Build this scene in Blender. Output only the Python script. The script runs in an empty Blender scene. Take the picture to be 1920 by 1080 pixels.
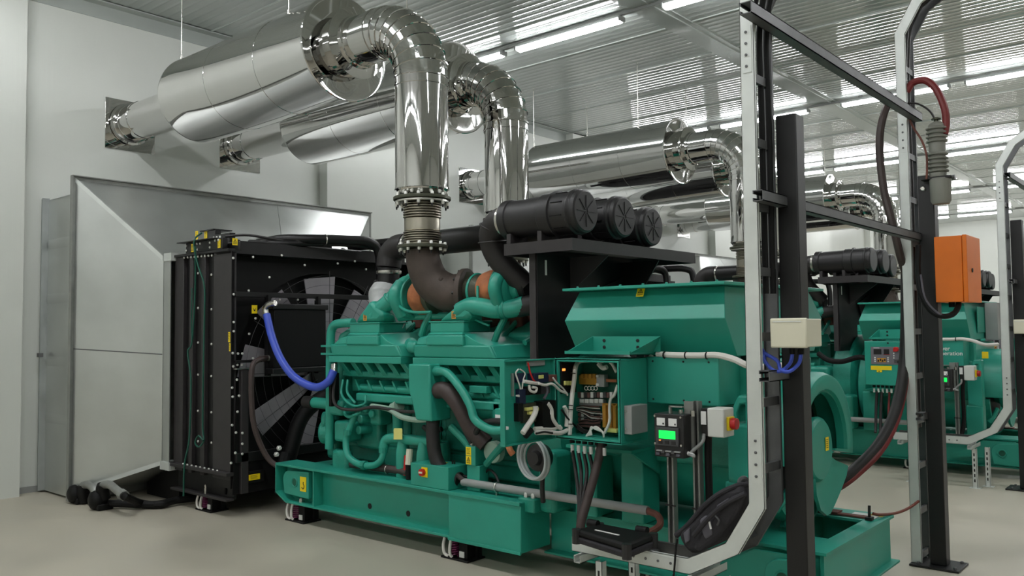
import bpy, bmesh, math, random
from mathutils import Vector, Matrix
random.seed(7)
R = math.radians
C = bpy.context.scene.collection
sc = bpy.context.scene

# ------------------------------------------------------------------ camera
F_PX, YAW, PITCH, ROLL, EYE = 1581.85, 0.707766, 0.047859, -0.010465, 1.6
_f = Vector((-math.sin(YAW)*math.cos(PITCH), math.cos(YAW)*math.cos(PITCH), math.sin(PITCH)))
_r = Vector((math.cos(YAW), math.sin(YAW), 0)); _u = _r.cross(_f)
_r, _u = _r*math.cos(ROLL)+_u*math.sin(ROLL), _u*math.cos(ROLL)-_r*math.sin(ROLL)
cd = bpy.data.cameras.new('camera'); cam = bpy.data.objects.new('camera', cd); C.objects.link(cam)
cd.sensor_width = 36; cd.lens = F_PX/1920*36; cd.clip_end = 200; cd.clip_start = 0.05
_m = Matrix((_r, _u, -_f)).transposed().to_4x4(); _m.translation = Vector((0, 0, EYE)); cam.matrix_world = _m
sc.camera = cam
# ------------------------------------------------------------------ light and exposure
w = bpy.data.worlds.new('world'); sc.world = w; w.use_nodes = True
w.node_tree.nodes['Background'].inputs[0].default_value = (0.6, 0.7, 0.75, 1)
w.node_tree.nodes['Background'].inputs[1].default_value = 0.005
TUBE_STRENGTH = 50.0
sc.view_settings.view_transform = 'Standard'; sc.view_settings.look = 'None'
sc.view_settings.gamma = 1; sc.view_settings.use_curve_mapping = False
sc.view_settings.exposure = 0.0
sc.cycles.sample_clamp_indirect = 8.0

def at(px, py, x=None, y=None, z=None):
    """where the line of sight through a photo pixel meets a plane of the place"""
    d = _f + _r*((px-960)/F_PX) - _u*((py-540)/F_PX)
    if x is not None: t = x/d.x
    elif y is not None: t = y/d.y
    else: t = (z-EYE)/d.z
    return Vector((d.x*t, d.y*t, EYE+d.z*t))

# ------------------------------------------------------------------ materials
def s2l(c): return tuple(((v/255)/12.92 if v/255 <= 0.04045 else ((v/255+0.055)/1.055)**2.4) for v in c)
M = {}
def mat(name, rgb, rough=0.5, metal=0.0, var=0.0, vscale=6.0, bump=0.0, bscale=40.0, rvar=0.0, emit=0.0, spec=0.5, stretch=None, alpha=None, coat=0):
    m = bpy.data.materials.new(name); m.use_nodes = True
    nt = m.node_tree; b = nt.nodes['Principled BSDF']; L = nt.links.new
    c = s2l(rgb)+(1,)
    b.inputs['Base Color'].default_value = c; b.inputs['Roughness'].default_value = rough
    b.inputs['Metallic'].default_value = metal; b.inputs['Specular IOR Level'].default_value = spec
    if coat: b.inputs['Coat Weight'].default_value = coat; b.inputs['Coat Roughness'].default_value = 0.1
    tc = nt.nodes.new('ShaderNodeTexCoord'); mp = nt.nodes.new('ShaderNodeMapping'); L(tc.outputs['Object'], mp.inputs[0])
    if stretch: mp.inputs['Scale'].default_value = stretch
    if var or rvar:
        n = nt.nodes.new('ShaderNodeTexNoise'); n.inputs['Scale'].default_value = vscale; n.inputs['Detail'].default_value = 5
        L(mp.outputs[0], n.inputs['Vector'])
        if var:
            r = nt.nodes.new('ShaderNodeValToRGB'); L(n.outputs['Fac'], r.inputs[0])
            r.color_ramp.elements[0].position = 0.3; r.color_ramp.elements[1].position = 0.7
            r.color_ramp.elements[0].color = tuple(v*(1-var) for v in c[:3])+(1,)
            r.color_ramp.elements[1].color = tuple(min(1, v*(1+var)) for v in c[:3])+(1,)
            L(r.outputs[0], b.inputs['Base Color'])
        if rvar:
            mr = nt.nodes.new('ShaderNodeMapRange'); L(n.outputs['Fac'], mr.inputs[0])
            mr.inputs[1].default_value = 0.3; mr.inputs[2].default_value = 0.7
            mr.inputs[3].default_value = max(0.02, rough-rvar); mr.inputs[4].default_value = rough+rvar
            L(mr.outputs[0], b.inputs['Roughness'])
    if bump:
        n2 = nt.nodes.new('ShaderNodeTexNoise'); n2.inputs['Scale'].default_value = bscale; n2.inputs['Detail'].default_value = 3
        L(mp.outputs[0], n2.inputs['Vector'])
        bp = nt.nodes.new('ShaderNodeBump'); bp.inputs['Strength'].default_value = bump; bp.inputs['Distance'].default_value = 0.01
        L(n2.outputs['Fac'], bp.inputs['Height']); L(bp.outputs[0], b.inputs['Normal'])
    if emit:
        b.inputs['Emission Color'].default_value = c; b.inputs['Emission Strength'].default_value = emit
    if alpha is not None:
        b.inputs['Transmission Weight'].default_value = alpha; b.inputs['IOR'].default_value = 1.3
    M[name] = m; return m
mat('green', (42, 152, 132), 0.38, var=0.07, vscale=3, bump=0.03, bscale=120, rvar=0.06)
mat('green_cast', (34, 142, 122), 0.42, var=0.12, vscale=9, bump=0.25, bscale=60)
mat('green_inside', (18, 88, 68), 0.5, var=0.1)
mat('black', (16, 15, 16), 0.45, var=0.12, vscale=8, bump=0.04, bscale=150)
mat('black_post', (48, 45, 46), 0.5, var=0.1, vscale=10, bump=0.06, bscale=200)
mat('soot', (8, 8, 8), 0.6, spec=0.3)
mat('zinc', (228, 228, 222), 0.35, metal=0.35)
mat('panel_grey', (112, 110, 116), 0.5)
mat('plastic_black', (32, 31, 32), 0.45, var=0.06, bump=0.05, bscale=200)
mat('rubber', (34, 31, 31), 0.5, var=0.15, vscale=14)
mat('hose_brown', (66, 54, 52), 0.5, var=0.15, vscale=14)
mat('cast_iron', (78, 68, 62), 0.6, metal=0.25, var=0.2, vscale=7, bump=0.15, bscale=70)
mat('rust', (165, 100, 62), 0.7, var=0.3, vscale=16, bump=0.2)
mat('rust_dark', (110, 68, 58), 0.75, var=0.35, vscale=12, bump=0.2)
mat('olive_iron', (74, 76, 62), 0.45, metal=0.4, var=0.2, vscale=10)
mat('steel', (200, 198, 192), 0.28, metal=1.0, var=0.05, rvar=0.05)
mat('bellows_steel', (178, 172, 158), 0.3, metal=1.0, var=0.08)
mat('chrome', (212, 211, 209), 0.035, metal=1.0, var=0.02, vscale=2, bump=0.012, bscale=2.2, rvar=0.012)
mat('galv', (185, 190, 190), 0.42, metal=0.75, var=0.1, vscale=5, rvar=0.1)
mat('galv_sheet', (200, 203, 200), 0.34, metal=0.8, var=0.07, vscale=2.2, rvar=0.05, bump=0.012, bscale=1.2)
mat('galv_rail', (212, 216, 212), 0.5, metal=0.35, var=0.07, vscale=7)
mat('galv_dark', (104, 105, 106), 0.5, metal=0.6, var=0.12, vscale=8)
mat('strut_grey', (150, 152, 148), 0.45, metal=0.6, var=0.12, vscale=9)
mat('grey_paint', (150, 152, 150), 0.5, var=0.05)
mat('fan_grey', (165, 160, 166), 0.5, var=0.08)
mat('dark_grey', (70, 70, 72), 0.5)
mat('white_paint', (222, 224, 218), 0.5, var=0.03)
mat('cream', (222, 218, 196), 0.5)
mat('white_wire', (225, 222, 215), 0.5)
mat('white_label', (235, 235, 232), 0.5)
mat('yellow', (245, 215, 20), 0.45)
mat('yellow_pale', (226, 222, 130), 0.5)
mat('mark_black', (20, 18, 16), 0.6)
mat('orange', (232, 118, 22), 0.42, var=0.05)
mat('orange_label', (206, 150, 60), 0.5)
mat('red', (190, 26, 24), 0.4)
mat('red_cable', (112, 34, 34), 0.5, var=0.15)
mat('red_dull', (120, 62, 50), 0.55)
mat('blue', (58, 82, 190), 0.4, var=0.06)
mat('navy', (24, 34, 62), 0.5)
mat('brown_wire', (110, 78, 74), 0.6, var=0.25, vscale=30)
mat('copper', (200, 150, 60), 0.4, metal=0.5)
mat('amber', (196, 140, 50), 0.55)
mat('maroon', (118, 38, 84), 0.45)
mat('insulator', (134, 134, 126), 0.5, var=0.06)
mat('screen_green', (20, 235, 90), 0.4, emit=0.9)
mat('led_orange', (255, 140, 60), 0.4, emit=2.0)
mat('clear_hose', (214, 220, 220), 0.2, alpha=0.35)
mat('pale_green', (150, 176, 160), 0.5)
mat('bag_black', (40, 38, 43), 0.75, var=0.2, vscale=20, bump=0.3, bscale=60)
mat('bag_grey', (92, 90, 98), 0.75, var=0.12, vscale=20, bump=0.3, bscale=60)
mat('plastic_wrap', (176, 178, 178), 0.35, var=0.08, bump=0.4, bscale=18)
mat('lamp_housing', (150, 152, 150), 0.5)
mat('tube', (252, 253, 255), 0.4, emit=TUBE_STRENGTH)
mat('purlin', (176, 182, 178), 0.3, var=0.03)
mat('ceiling', (166, 172, 168), 0.1, metal=0.0, var=0.04, vscale=1.5, spec=0.9, coat=0.5)
mat('floor', (186, 180, 164), 0.42, var=0.1, vscale=1.1, bump=0.04, bscale=40, rvar=0.12)
mat('duct_inside', (86, 90, 92), 0.4, metal=0.7)

def wall_material():
    m = mat('wall', (218, 221, 215), 0.38, var=0.03, vscale=1.2)
    nt = m.node_tree; L = nt.links.new; b = nt.nodes['Principled BSDF']
    tc = nt.nodes.new('ShaderNodeTexCoord'); sp = nt.nodes.new('ShaderNodeSeparateXYZ'); L(tc.outputs['Object'], sp.inputs[0])
    ad = nt.nodes.new('ShaderNodeMath'); ad.operation = 'ADD'; L(sp.outputs[0], ad.inputs[0]); L(sp.outputs[1], ad.inputs[1])
    def wave(freq, sharp):
        mu = nt.nodes.new('ShaderNodeMath'); mu.operation = 'MULTIPLY'; L(ad.outputs[0], mu.inputs[0]); mu.inputs[1].default_value = freq
        fr = nt.nodes.new('ShaderNodeMath'); fr.operation = 'FRACT'; L(mu.outputs[0], fr.inputs[0])
        lt = nt.nodes.new('ShaderNodeMath'); lt.operation = 'GREATER_THAN'; L(fr.outputs[0], lt.inputs[0]); lt.inputs[1].default_value = sharp
        return lt
    a = wave(20.0, 0.5); c = wave(0.91, 0.012)
    mu = nt.nodes.new('ShaderNodeMath'); mu.operation = 'MULTIPLY_ADD'; L(a.outputs[0], mu.inputs[0]); mu.inputs[1].default_value = 0.06
    L(c.outputs[0], mu.inputs[2])
    bp = nt.nodes.new('ShaderNodeBump'); bp.inputs['Strength'].default_value = 0.35; bp.inputs['Distance'].default_value = 0.008
    L(mu.outputs[0], bp.inputs['Height']); L(bp.outputs[0], b.inputs['Normal'])
wall_material()

# ------------------------------------------------------------------ mesh helpers
def V(*a): return Vector(a)
def frame(d):
    d = Vector(d).normalized()
    a = Vector((0, 0, 1)) if abs(d.z) < 0.9 else Vector((1, 0, 0))
    u = d.cross(a).normalized(); return u, d.cross(u).normalized()
def spline(P, n=6):
    P = [Vector(p) for p in P]
    if len(P) < 3: return P
    out = []
    for i in range(len(P)-1):
        p0 = P[i-1] if i else P[0]*2-P[1]; p1, p2 = P[i], P[i+1]
        p3 = P[i+2] if i+2 < len(P) else P[-1]*2-P[-2]
        for k in range(n):
            t = k/n
            out.append(0.5*((2*p1)+(p2-p0)*t+(2*p0-5*p1+4*p2-p3)*t*t+(3*p1-p0-3*p2+p3)*t*t*t))
    out.append(P[-1]); return out
def origin(o):
    v = Vector((0, 0, 0))
    while o: v += o.location; o = o.parent
    return v
ALL = []
class MB:
    def __init__(s): s.v = []; s.f = []
    def add(s, vs, fs):
        n = len(s.v); s.v += [Vector(v) for v in vs]; s.f += [tuple(i+n for i in f) for f in fs]; return s
    def box(s, x0, x1, y0, y1, z0, z1):
        vs = [(x, y, z) for x in (x0, x1) for y in (y0, y1) for z in (z0, z1)]
        return s.add(vs, [(0, 1, 3, 2), (4, 6, 7, 5), (0, 4, 5, 1), (2, 3, 7, 6), (0, 2, 6, 4), (1, 5, 7, 3)])
    def hexa(s, a, b):      # two quads joined
        return s.add(list(a)+list(b), [(0, 1, 2, 3), (7, 6, 5, 4), (0, 4, 5, 1), (1, 5, 6, 2), (2, 6, 7, 3), (3, 7, 4, 0)])
    def prism(s, poly, vec):
        poly = [Vector(p) for p in poly]; vec = Vector(vec); n = len(poly)
        return s.add(poly+[p+vec for p in poly], [tuple(range(n)), tuple(range(2*n-1, n-1, -1))]+[(i, (i+1) % n, n+(i+1) % n, n+i) for i in range(n)])
    def plate(s, outer, inner, vec):   # a plate with one hole, same corner count
        vec = Vector(vec); o = [Vector(p) for p in outer]; i_ = [Vector(p) for p in inner]; n = len(o)
        vs = o+i_+[p+vec for p in o]+[p+vec for p in i_]; fs = []
        for k in range(n):
            j = (k+1) % n
            fs += [(k, j, n+j, n+k), (2*n+k, 3*n+k, 3*n+j, 2*n+j), (k, 2*n+k, 2*n+j, j), (n+k, n+j, 3*n+j, 3*n+k)]
        return s.add(vs, fs)
    def lathe(s, o, d, prof, n=24, a0=0, a1=2*math.pi, cap=True):
        o = Vector(o); d = Vector(d).normalized(); u, v = frame(d); full = abs(a1-a0-2*math.pi) < 1e-6
        m = n if full else n+1; vs = []
        for t, r in prof:
            for k in range(m):
                a = a0+(a1-a0)*k/n; vs.append(o+d*t+(u*math.cos(a)+v*math.sin(a))*r)
        fs = []
        for i in range(len(prof)-1):
            for k in range(n):
                j = (k+1) % m; fs.append((i*m+k, i*m+j, (i+1)*m+j, (i+1)*m+k))
        if cap and full:
            if prof[0][1] > 1e-5: fs.append(tuple(range(m))[::-1])
            if prof[-1][1] > 1e-5: fs.append(tuple((len(prof)-1)*m+k for k in range(m)))
        return s.add(vs, fs)
    def cyl(s, a, b, r, r1=None, n=16):
        a = Vector(a); b = Vector(b); return s.lathe(a, b-a, [(0, r), ((b-a).length, r if r1 is None else r1)], n)
    def tube(s, P, r, n=10, sp=6, radii=None):
        P = spline(P, sp) if sp else [Vector(p) for p in P]
        m = len(P); u, v = frame(P[1]-P[0]); vs = []
        for i, p in enumerate(P):
            d = (P[min(i+1, m-1)]-P[max(i-1, 0)]).normalized()
            u = (u-d*u.dot(d)).normalized(); v = d.cross(u)
            q = r if radii is None else radii(i/(m-1))
            for k in range(n):
                a = 2*math.pi*k/n; vs.append(p+(u*math.cos(a)+v*math.sin(a))*q)
        fs = [(i*n+k, i*n+(k+1) % n, (i+1)*n+(k+1) % n, (i+1)*n+k) for i in range(m-1) for k in range(n)]
        fs += [tuple(range(n))[::-1], tuple((m-1)*n+k for k in range(n))]
        return s.add(vs, fs)
    def torus(s, c, d, Rr, r, n=32, k=8):
        d = Vector(d).normalized(); u, v = frame(d); c = Vector(c); vs = []
        for i in range(n):
            a = 2*math.pi*i/n; e = u*math.cos(a)+v*math.sin(a)
            for j in range(k):
                b = 2*math.pi*j/k; vs.append(c+e*(Rr+r*math.cos(b))+d*r*math.sin(b))
        return s.add(vs, [(i*k+j, ((i+1) % n)*k+j, ((i+1) % n)*k+(j+1) % k, i*k+(j+1) % k) for i in range(n) for j in range(k)])
    def ball(s, c, r, n=12, sq=(1, 1, 1)):
        c = Vector(c); prof = [(-r*math.cos(math.pi*i/8), r*math.sin(math.pi*i/8)) for i in range(9)]
        k = len(s.v); s.lathe((0, 0, 0), (0, 0, 1), prof, n, cap=False)
        for i in range(k, len(s.v)): s.v[i] = c+Vector([s.v[i][j]*sq[j] for j in range(3)])
        return s
    def build(s, name, m, parent=None, bevel=0, ang=32, stuff=False, label=None):
        me = bpy.data.meshes.new(name); o = bpy.data.objects.new(name, me)
        if parent is None:
            lo = Vector([min(v[i] for v in s.v) for i in range(3)]); hi = Vector([max(v[i] for v in s.v) for i in range(3)])
            org = Vector(((lo.x+hi.x)/2, (lo.y+hi.y)/2, lo.z)); o.location = org
        else: org = origin(parent); o.parent = parent
        me.from_pydata([v-org for v in s.v], [], s.f)
        bm = bmesh.new(); bm.from_mesh(me); bmesh.ops.remove_doubles(bm, verts=bm.verts, dist=1e-6)
        bmesh.ops.recalc_face_normals(bm, faces=bm.faces); bm.to_mesh(me); bm.free()
        me.polygons.foreach_set('use_smooth', [True]*len(me.polygons)); me.set_sharp_from_angle(angle=R(ang))
        me.materials.append(M[m] if isinstance(m, str) else m); C.objects.link(o)
        if bevel:
            b = o.modifiers.new('bevel', 'BEVEL'); b.width = bevel; b.segments = 2; b.limit_method = 'ANGLE'; b.angle_limit = R(40)
        if stuff: o['kind'] = 'stuff'
        if label: o['label'] = label
        return o
def thing(name, label, cat, loc, group=None):
    o = bpy.data.objects.new(name, None); C.objects.link(o); o.location = Vector(loc); o.empty_display_size = 0.1
    return tag(o, label, cat, group)
def tag(o, label, cat, group=None):
    o['label'] = label; o['category'] = cat
    if group: o['group'] = group
    return o
def structure(o): o['kind'] = 'structure'; return o
def copy_tree(o, parent=None, skip=()):
    c = o.copy(); C.objects.link(c)
    if parent: c.parent = parent
    for ch in list(o.children):
        if ch.name.split('.')[0] not in skip: copy_tree(ch, c, skip)
    return c
_bolt = {}
def bolts(root, pts, d, r=0.0115, h=0.009, m='zinc', name='bolt'):
    key = (round(r, 4), round(h, 4), m, tuple(round(x, 3) for x in d))
    for p in pts:
        if key not in _bolt:
            t = MB().lathe((0, 0, 0), d, [(-0.001, r), (h*0.7, r), (h, r*0.7)], 6)
            o = t.build(name, m, root)
            org = origin(root); o.data.transform(Matrix.Translation(org)); o.location = Vector(p)-org; _bolt[key] = o.data
        else:
            o = bpy.data.objects.new(name, _bolt[key]); C.objects.link(o); o.parent = root; o.location = Vector(p)-origin(root)
def sticker(root, c, ex, ez, wd, ht, kind='warn', th=0.002, m='yellow', name='warning_label'):
    """small flat label with a printed mark: c centre, ex/ez unit axes along it"""
    c = Vector(c); ex = Vector(ex).normalized(); ez = Vector(ez).normalized(); nrm = ex.cross(ez)
    def q(a, b, lift=0): return c+ex*a*wd+ez*b*ht+nrm*lift
    o = MB().prism([q(-.5, -.5), q(.5, -.5), q(.5, .5), q(-.5, .5)], nrm*th).build(name, m, root)
    k = MB()
    if kind == 'warn':
        k.plate([q(-.36, -.1, th), q(.36, -.1, th), q(0, .4, th)], [q(-.22, -.03, th), q(.22, -.03, th), q(0, .27, th)], nrm*0.0006)
        for y in (-.24, -.34): k.prism([q(-.36, y, th), q(.36, y, th), q(.36, y+.05, th), q(-.36, y+.05, th)], nrm*0.0006)
        k.prism([q(-.04, 0, th), q(.04, 0, th), q(.04, .18, th), q(-.04, .18, th)], nrm*0.0006)
    elif kind == 'hook':
        P = [(0.05, .12), (0.05, .02), (.18, -.08), (.16, -.24), (-.02, -.32), (-.2, -.22)]
        k.tube([q(a, b, th) for a, b in P], wd*0.045, 6)
        k.prism([q(-.02, .1, th), q(.12, .1, th), q(.12, .16, th), q(-.02, .16, th)], nrm*0.0006)
    elif kind == 'lines':
        for i in range(5): k.prism([q(-.36, .3-i*.15, th), q(.3-.1*(i % 2), .3-i*.15, th), q(.3-.1*(i % 2), .34-i*.15, th), q(-.36, .34-i*.15, th)], nrm*0.0006)
    elif kind == 'bird':
        k.prism([q(-.3, .2, th), q(-.02, -.08, th), q(.22, .16, th), q(.12, -.2, th), q(-.1, -.22, th)], nrm*0.0006)
    else: return o
    k.build('printed_mark', 'mark_black', o); return o

# ================================================================== THE SETTING
PITCH_Y = 5.54                                     # distance from one generator set to the next
WX, CEIL = -9.3, 5.2
Y0, Y1, XR = -6.0, 33.0, 7.0
structure(MB().box(WX-.2, XR+.2, Y0-.2, Y1+.2, -.1, 0).build('floor', 'floor'))
structure(MB().box(WX-.2, WX, Y0-.2, Y1+.2, 0, CEIL+.1).build('wall_left', 'wall'))
structure(MB().box(XR, XR+.2, Y0-.2, Y1+.2, 0, CEIL+.1).build('wall_right', 'wall'))
structure(MB().box(WX, XR, Y1, Y1+.2, 0, CEIL+.1).build('wall_back', 'wall'))
structure(MB().box(WX, XR, Y0-.2, Y0, 0, CEIL+.1).build('wall_front', 'wall'))
ce = MB(); rows = []; y = Y0; p = 0.115
while y < Y1:
    rows += [(y, 0), (y+.06, 0)]+[(y+.06+.055*k/6, -.0036*math.sin(math.pi*k/6)**2) for k in range(1, 6)]; y += p
vs = []
for (yy, dz) in rows: vs += [(WX, yy, CEIL+dz), (XR, yy, CEIL+dz)]
ce.add(vs, [(2*i, 2*i+1, 2*i+3, 2*i+2) for i in range(len(rows)-1)])
co = ce.build('ceiling', 'ceiling', ang=70); structure(co)
lid = structure(MB().box(WX-.2, XR+.2, Y0-.2, Y1+.2, CEIL+.02, CEIL+.12).build('ceiling_deck', 'ceiling'))
n = 0
for bx in (-4.9, -1.01, 2.88):                      # flat cover strips across the ceiling ribs
    n += 1
    b = MB().box(bx-.17, bx+.17, Y0, Y1, CEIL-.016, CEIL+.01); b.box(bx+.085, bx+.105, Y0, Y1, CEIL-.03, CEIL-.012)
    structure(b.build('trim_%d' % n, 'ceiling'))
for k in range(-3, 19):                             # raised panel joints running with the ribs
    yy = 8.84+1.2*k; n += 1
    structure(MB().prism([(WX, yy-.012, CEIL), (WX, yy+.012, CEIL), (WX, yy+.006, CEIL-.012), (WX, yy-.006, CEIL-.012)], (XR-WX, 0, 0)).build('trim_%d' % n, 'purlin', ang=60))
n += 1
b = MB().box(WX, WX+.012, Y0, Y1, CEIL-.17, CEIL-.01); b.box(WX, WX+.13, Y0, Y1, CEIL-.022, CEIL-.008)
structure(b.build('trim_%d' % n, 'purlin'))
for k in range(-1, 6):                              # projecting wall bays between the generator sets
    n += 1
    structure(MB().box(WX, WX+.17, 1.36+PITCH_Y*k, 3.2+PITCH_Y*k, 0, CEIL-.022).build('trim_%d' % n, 'wall'))
n += 1
structure(MB().box(WX, WX+.02, 3.2, 6.9, 0, .06).build('trim_%d' % n, 'grey_paint'))

# ------------------------------------------------------------------ ceiling lights, in rows along the ribs
rowname = ['row far behind the camera', 'row over the camera side', 'row beyond the nearest silencer pair', 'row beyond the second silencer pair',
           'row beyond the third silencer pair', 'second last row from the back wall', 'last row before the back wall']
colname = [q+' from silencer wall' for q in ('first', 'second', 'third', 'fourth', 'fifth', 'sixth')]
first = None
for i in range(7):
    ly = 2.48+PITCH_Y*(i-1)
    for j, (a, b_) in enumerate([(-8.53, -6.95), (-6.74, -5.16), (-4.64, -3.06), (-2.86, -1.28), (-.75, .83), (1.03, 2.61)]):
        lab = 'long ceiling tube light, %s, %s' % (colname[j], rowname[i])
        if first is None:
            t = thing('tube_light', lab, 'ceiling light', ((a+b_)/2, ly, CEIL-.045), 'tube lights on the ceiling'); first = t
            MB().box(a+.02, b_-.02, ly-.05, ly+.05, CEIL-.085, CEIL-.045).build('housing', 'lamp_housing', t, bevel=.01)
            d = MB(); d.prism([(a+.03, ly-.058, CEIL-.085), (a+.03, ly+.058, CEIL-.085), (a+.03, ly+.05, CEIL-.115), (a+.03, ly+.03, CEIL-.132), (a+.03, ly-.03, CEIL-.132), (a+.03, ly-.05, CEIL-.115)], (b_-a-.06, 0, 0))
            d.build('diffuser', 'tube', t, bevel=.012)
            for sx in (a, b_-.03): MB().box(sx, sx+.03, ly-.06, ly+.06, CEIL-.12, CEIL-.06).build('end_cap', 'lamp_housing', t, bevel=.008)
            for sx in (a+.3, b_-.3): MB().box(sx-.03, sx+.03, ly-.02, ly+.02, CEIL-.05, CEIL-.002).build('bracket', 'lamp_housing', t)
        else:
            t = copy_tree(first); t.location = ((a+b_)/2, ly, CEIL-.045); t['label'] = lab
    n += 1
    structure(MB().box(-8.6, 2.7, ly-.022, ly+.022, CEIL-.05, CEIL-.018).build('trim_%d' % n, 'lamp_housing'))   # wiring channel the lamps hang from

# ================================================================== ONE GENERATOR SET (its things are then copied to the other places)
SET = []          # (root, label template, parts left out of the copies)
SN = ['nearest', 'second', 'farthest']
def reg(o, tmpl, skip=('bolt',), only=None):
    o['label'] = tmpl.replace('{s}', SN[0]); SET.append((o, tmpl, skip, only)); return o
EY = 5.03         # engine and alternator axis

# ------------------------------------------------------------------ exhaust: silencers, pipes, bellows
def silencer(y, x0, x1, z, which):
    t = thing('exhaust_silencer', '', 'silencer', (x0, y, z-.42), 'polished exhaust silencers')
    a, Rr = V(0, y, z), .42
    def X(x): return V(x, y, z)
    MB().lathe(X(x0), (1, 0, 0), [(0, Rr-.012), (.004, Rr), (.02, Rr+.003), (.03, Rr), (x1-x0-.03, Rr), (x1-x0-.02, Rr+.004), (x1-x0, Rr+.004)], 64, cap=False).build('shell', 'chrome', t, ang=40)
    MB().lathe(X(x0), (1, 0, 0), [(-.012, .2), (-.006, .36), (.004, Rr-.01)], 48, cap=False).build('end_plate', 'chrome', t, ang=50)
    MB().lathe(X(x1), (1, 0, 0), [(-.004, Rr+.002), (-.002, Rr+.014), (.01, Rr+.018), (.016, Rr+.012), (.016, Rr-.02), (.03, .3), (.035, .2)], 64, cap=False).build('end_plate', 'chrome', t, ang=40)
    for fr in (.36, .7):
        MB().lathe(X(x0+(x1-x0)*fr), (1, 0, 0), [(0, Rr), (.001, Rr+.002), (.004, Rr+.002), (.005, Rr)], 64, cap=False).build('seam', 'chrome', t)
    MB().lathe(X(WX+.02), (1, 0, 0), [(0, .2), (.3, .2), (.303, .206), (.312, .206), (.315, .2), (x0-WX-.02, .2)], 48, cap=False).build('tail_pipe', 'chrome', t, ang=40)
    MB().lathe(X(WX+.02), (1, 0, 0), [(0, .235), (.02, .235), (.025, .21), (.11, .205), (.112, .2)], 48, cap=False).build('collar', 'chrome', t, ang=40)
    MB().box(WX+.002, WX+.012, y-.28, y+.28, z-.3, z+.26).build('wall_plate', 'chrome', t, bevel=.003)
    SILS.append(t)
    return t
SILS = []
def riser(y, xv, z, x1):
    """horizontal outlet, segmented elbow and vertical pipe down to the bellows flange"""
    t = thing('exhaust_pipe', '', 'exhaust pipe', (xv, y, 2.57), 'polished exhaust pipes')
    r, Rb = .2, .45
    MB().lathe((x1+.02, y, z), (1, 0, 0), [(0, r+.05), (.13, r+.05), (.135, r+.085), (.15, r+.088), (.156, r+.05), (.165, r+.015), (.2, r+.012), (.205, r)], 48, cap=False).build('collar', 'chrome', t, ang=40)
    MB().lathe((x1+.03, y, z), (1, 0, 0), [(0, r), (xv-Rb-x1-.03, r)], 48, cap=False).build('straight_pipe', 'chrome', t)
    b = MB(); N = 9; n_ = 48
    vs = []
    st = []
    for i in range(N+1):
        a = (math.pi/2)*i/N
        for da, rr in ((-.012, r), (-.008, r+.007), (.008, r+.007), (.012, r)): st.append((a+da, rr))
    for a, rr in st:
        c = V(xv-Rb+Rb*math.sin(a), y, z-Rb+Rb*math.cos(a)); e1 = V(math.sin(a), 0, math.cos(a)); e2 = V(0, 1, 0)
        for k in range(n_):
            q = 2*math.pi*k/n_; vs.append(c+(e1*math.cos(q)+e2*math.sin(q))*rr)
    b.add(vs, [(i*n_+k, i*n_+(k+1) % n_, (i+1)*n_+(k+1) % n_, (i+1)*n_+k) for i in range(len(st)-1) for k in range(n_)])
    b.build('segmented_elbow', 'chrome', t, ang=6)
    zt = z-Rb
    MB().lathe((xv, y, zt), (0, 0, -1), [(0, r), (.055, r), (.058, r+.006), (.068, r+.006), (.07, r), (zt-2.645, r)], 48, cap=False).build('riser', 'chrome', t, ang=40)
    MB().lathe((xv, y, 2.65), (0, 0, -1), [(0, r+.004), (.01, r+.004), (.012, r-.002), (.055, r-.03), (.065, r-.045)], 48, cap=False).build('bottom_cone', 'chrome', t, ang=30)
    bolts(t, [V(xv+(r-.016)*math.cos(a), y+(r-.016)*math.sin(a), 2.617) for a in [2*math.pi*k/16 for k in range(16)]], (0, 0, -1), .012, .02)
    b = MB().box(xv+r-.006, xv+r+.006, y-.006, y+.006, 2.66, zt-.1); b.build('lap_seam', 'chrome', t)
    return t
def bellows(x, y, z0=2.2, z1=2.585):
    t = thing('bellows_joint', '', 'expansion joint', (x, y, z0), 'steel bellows joints')
    MB().cyl((x, y, z1-.025), (x, y, z1), .215, n=40).build('top_flange', 'olive_iron', t, bevel=.004)
    MB().cyl((x, y, z1-.045), (x, y, z1-.028), .2, n=40).build('backing_flange', 'steel', t, bevel=.003)
    MB().cyl((x, y, z0), (x, y, z0+.025), .19, n=40).build('bottom_flange', 'olive_iron', t, bevel=.004)
    def corr(za, zb, k):
        pr = []
        for i in range(k):
            h = (zb-za)/k
            pr += [(h*i, .118), (h*i+h*.3, .142), (h*i+h*.6, .142), (h*i+h*.9, .118)]
        return MB().lathe((x, y, za), (0, 0, 1), pr, 40, cap=False)
    corr(z1-.16, z1-.045, 6).build('upper_bellows', 'bellows_steel', t, ang=60)
    MB().lathe((x, y, z1-.255), (0, 0, 1), [(0, .13), (.004, .134), (.09, .134), (.095, .128)], 40, cap=False).build('sleeve', 'bellows_steel', t)
    corr(z0+.025, z1-.255, 6).build('lower_bellows', 'bellows_steel', t, ang=60)
    for zz, rr, d in ((z1-.045, .192, -1), (z1, .192, 1), (z0, .168, -1), (z0+.025, .168, 1)):
        pts = [V(x+rr*math.cos(a), y+rr*math.sin(a), zz) for a in [2*math.pi*k/12+.15 for k in range(12)]]
        bolts(t, pts, (0, 0, d), .013, .022)
        if d < 0: bolts(t, [q+V(0, 0, -.022) for q in pts], (0, 0, -1), .007, .022, 'black')
    return t
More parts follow.
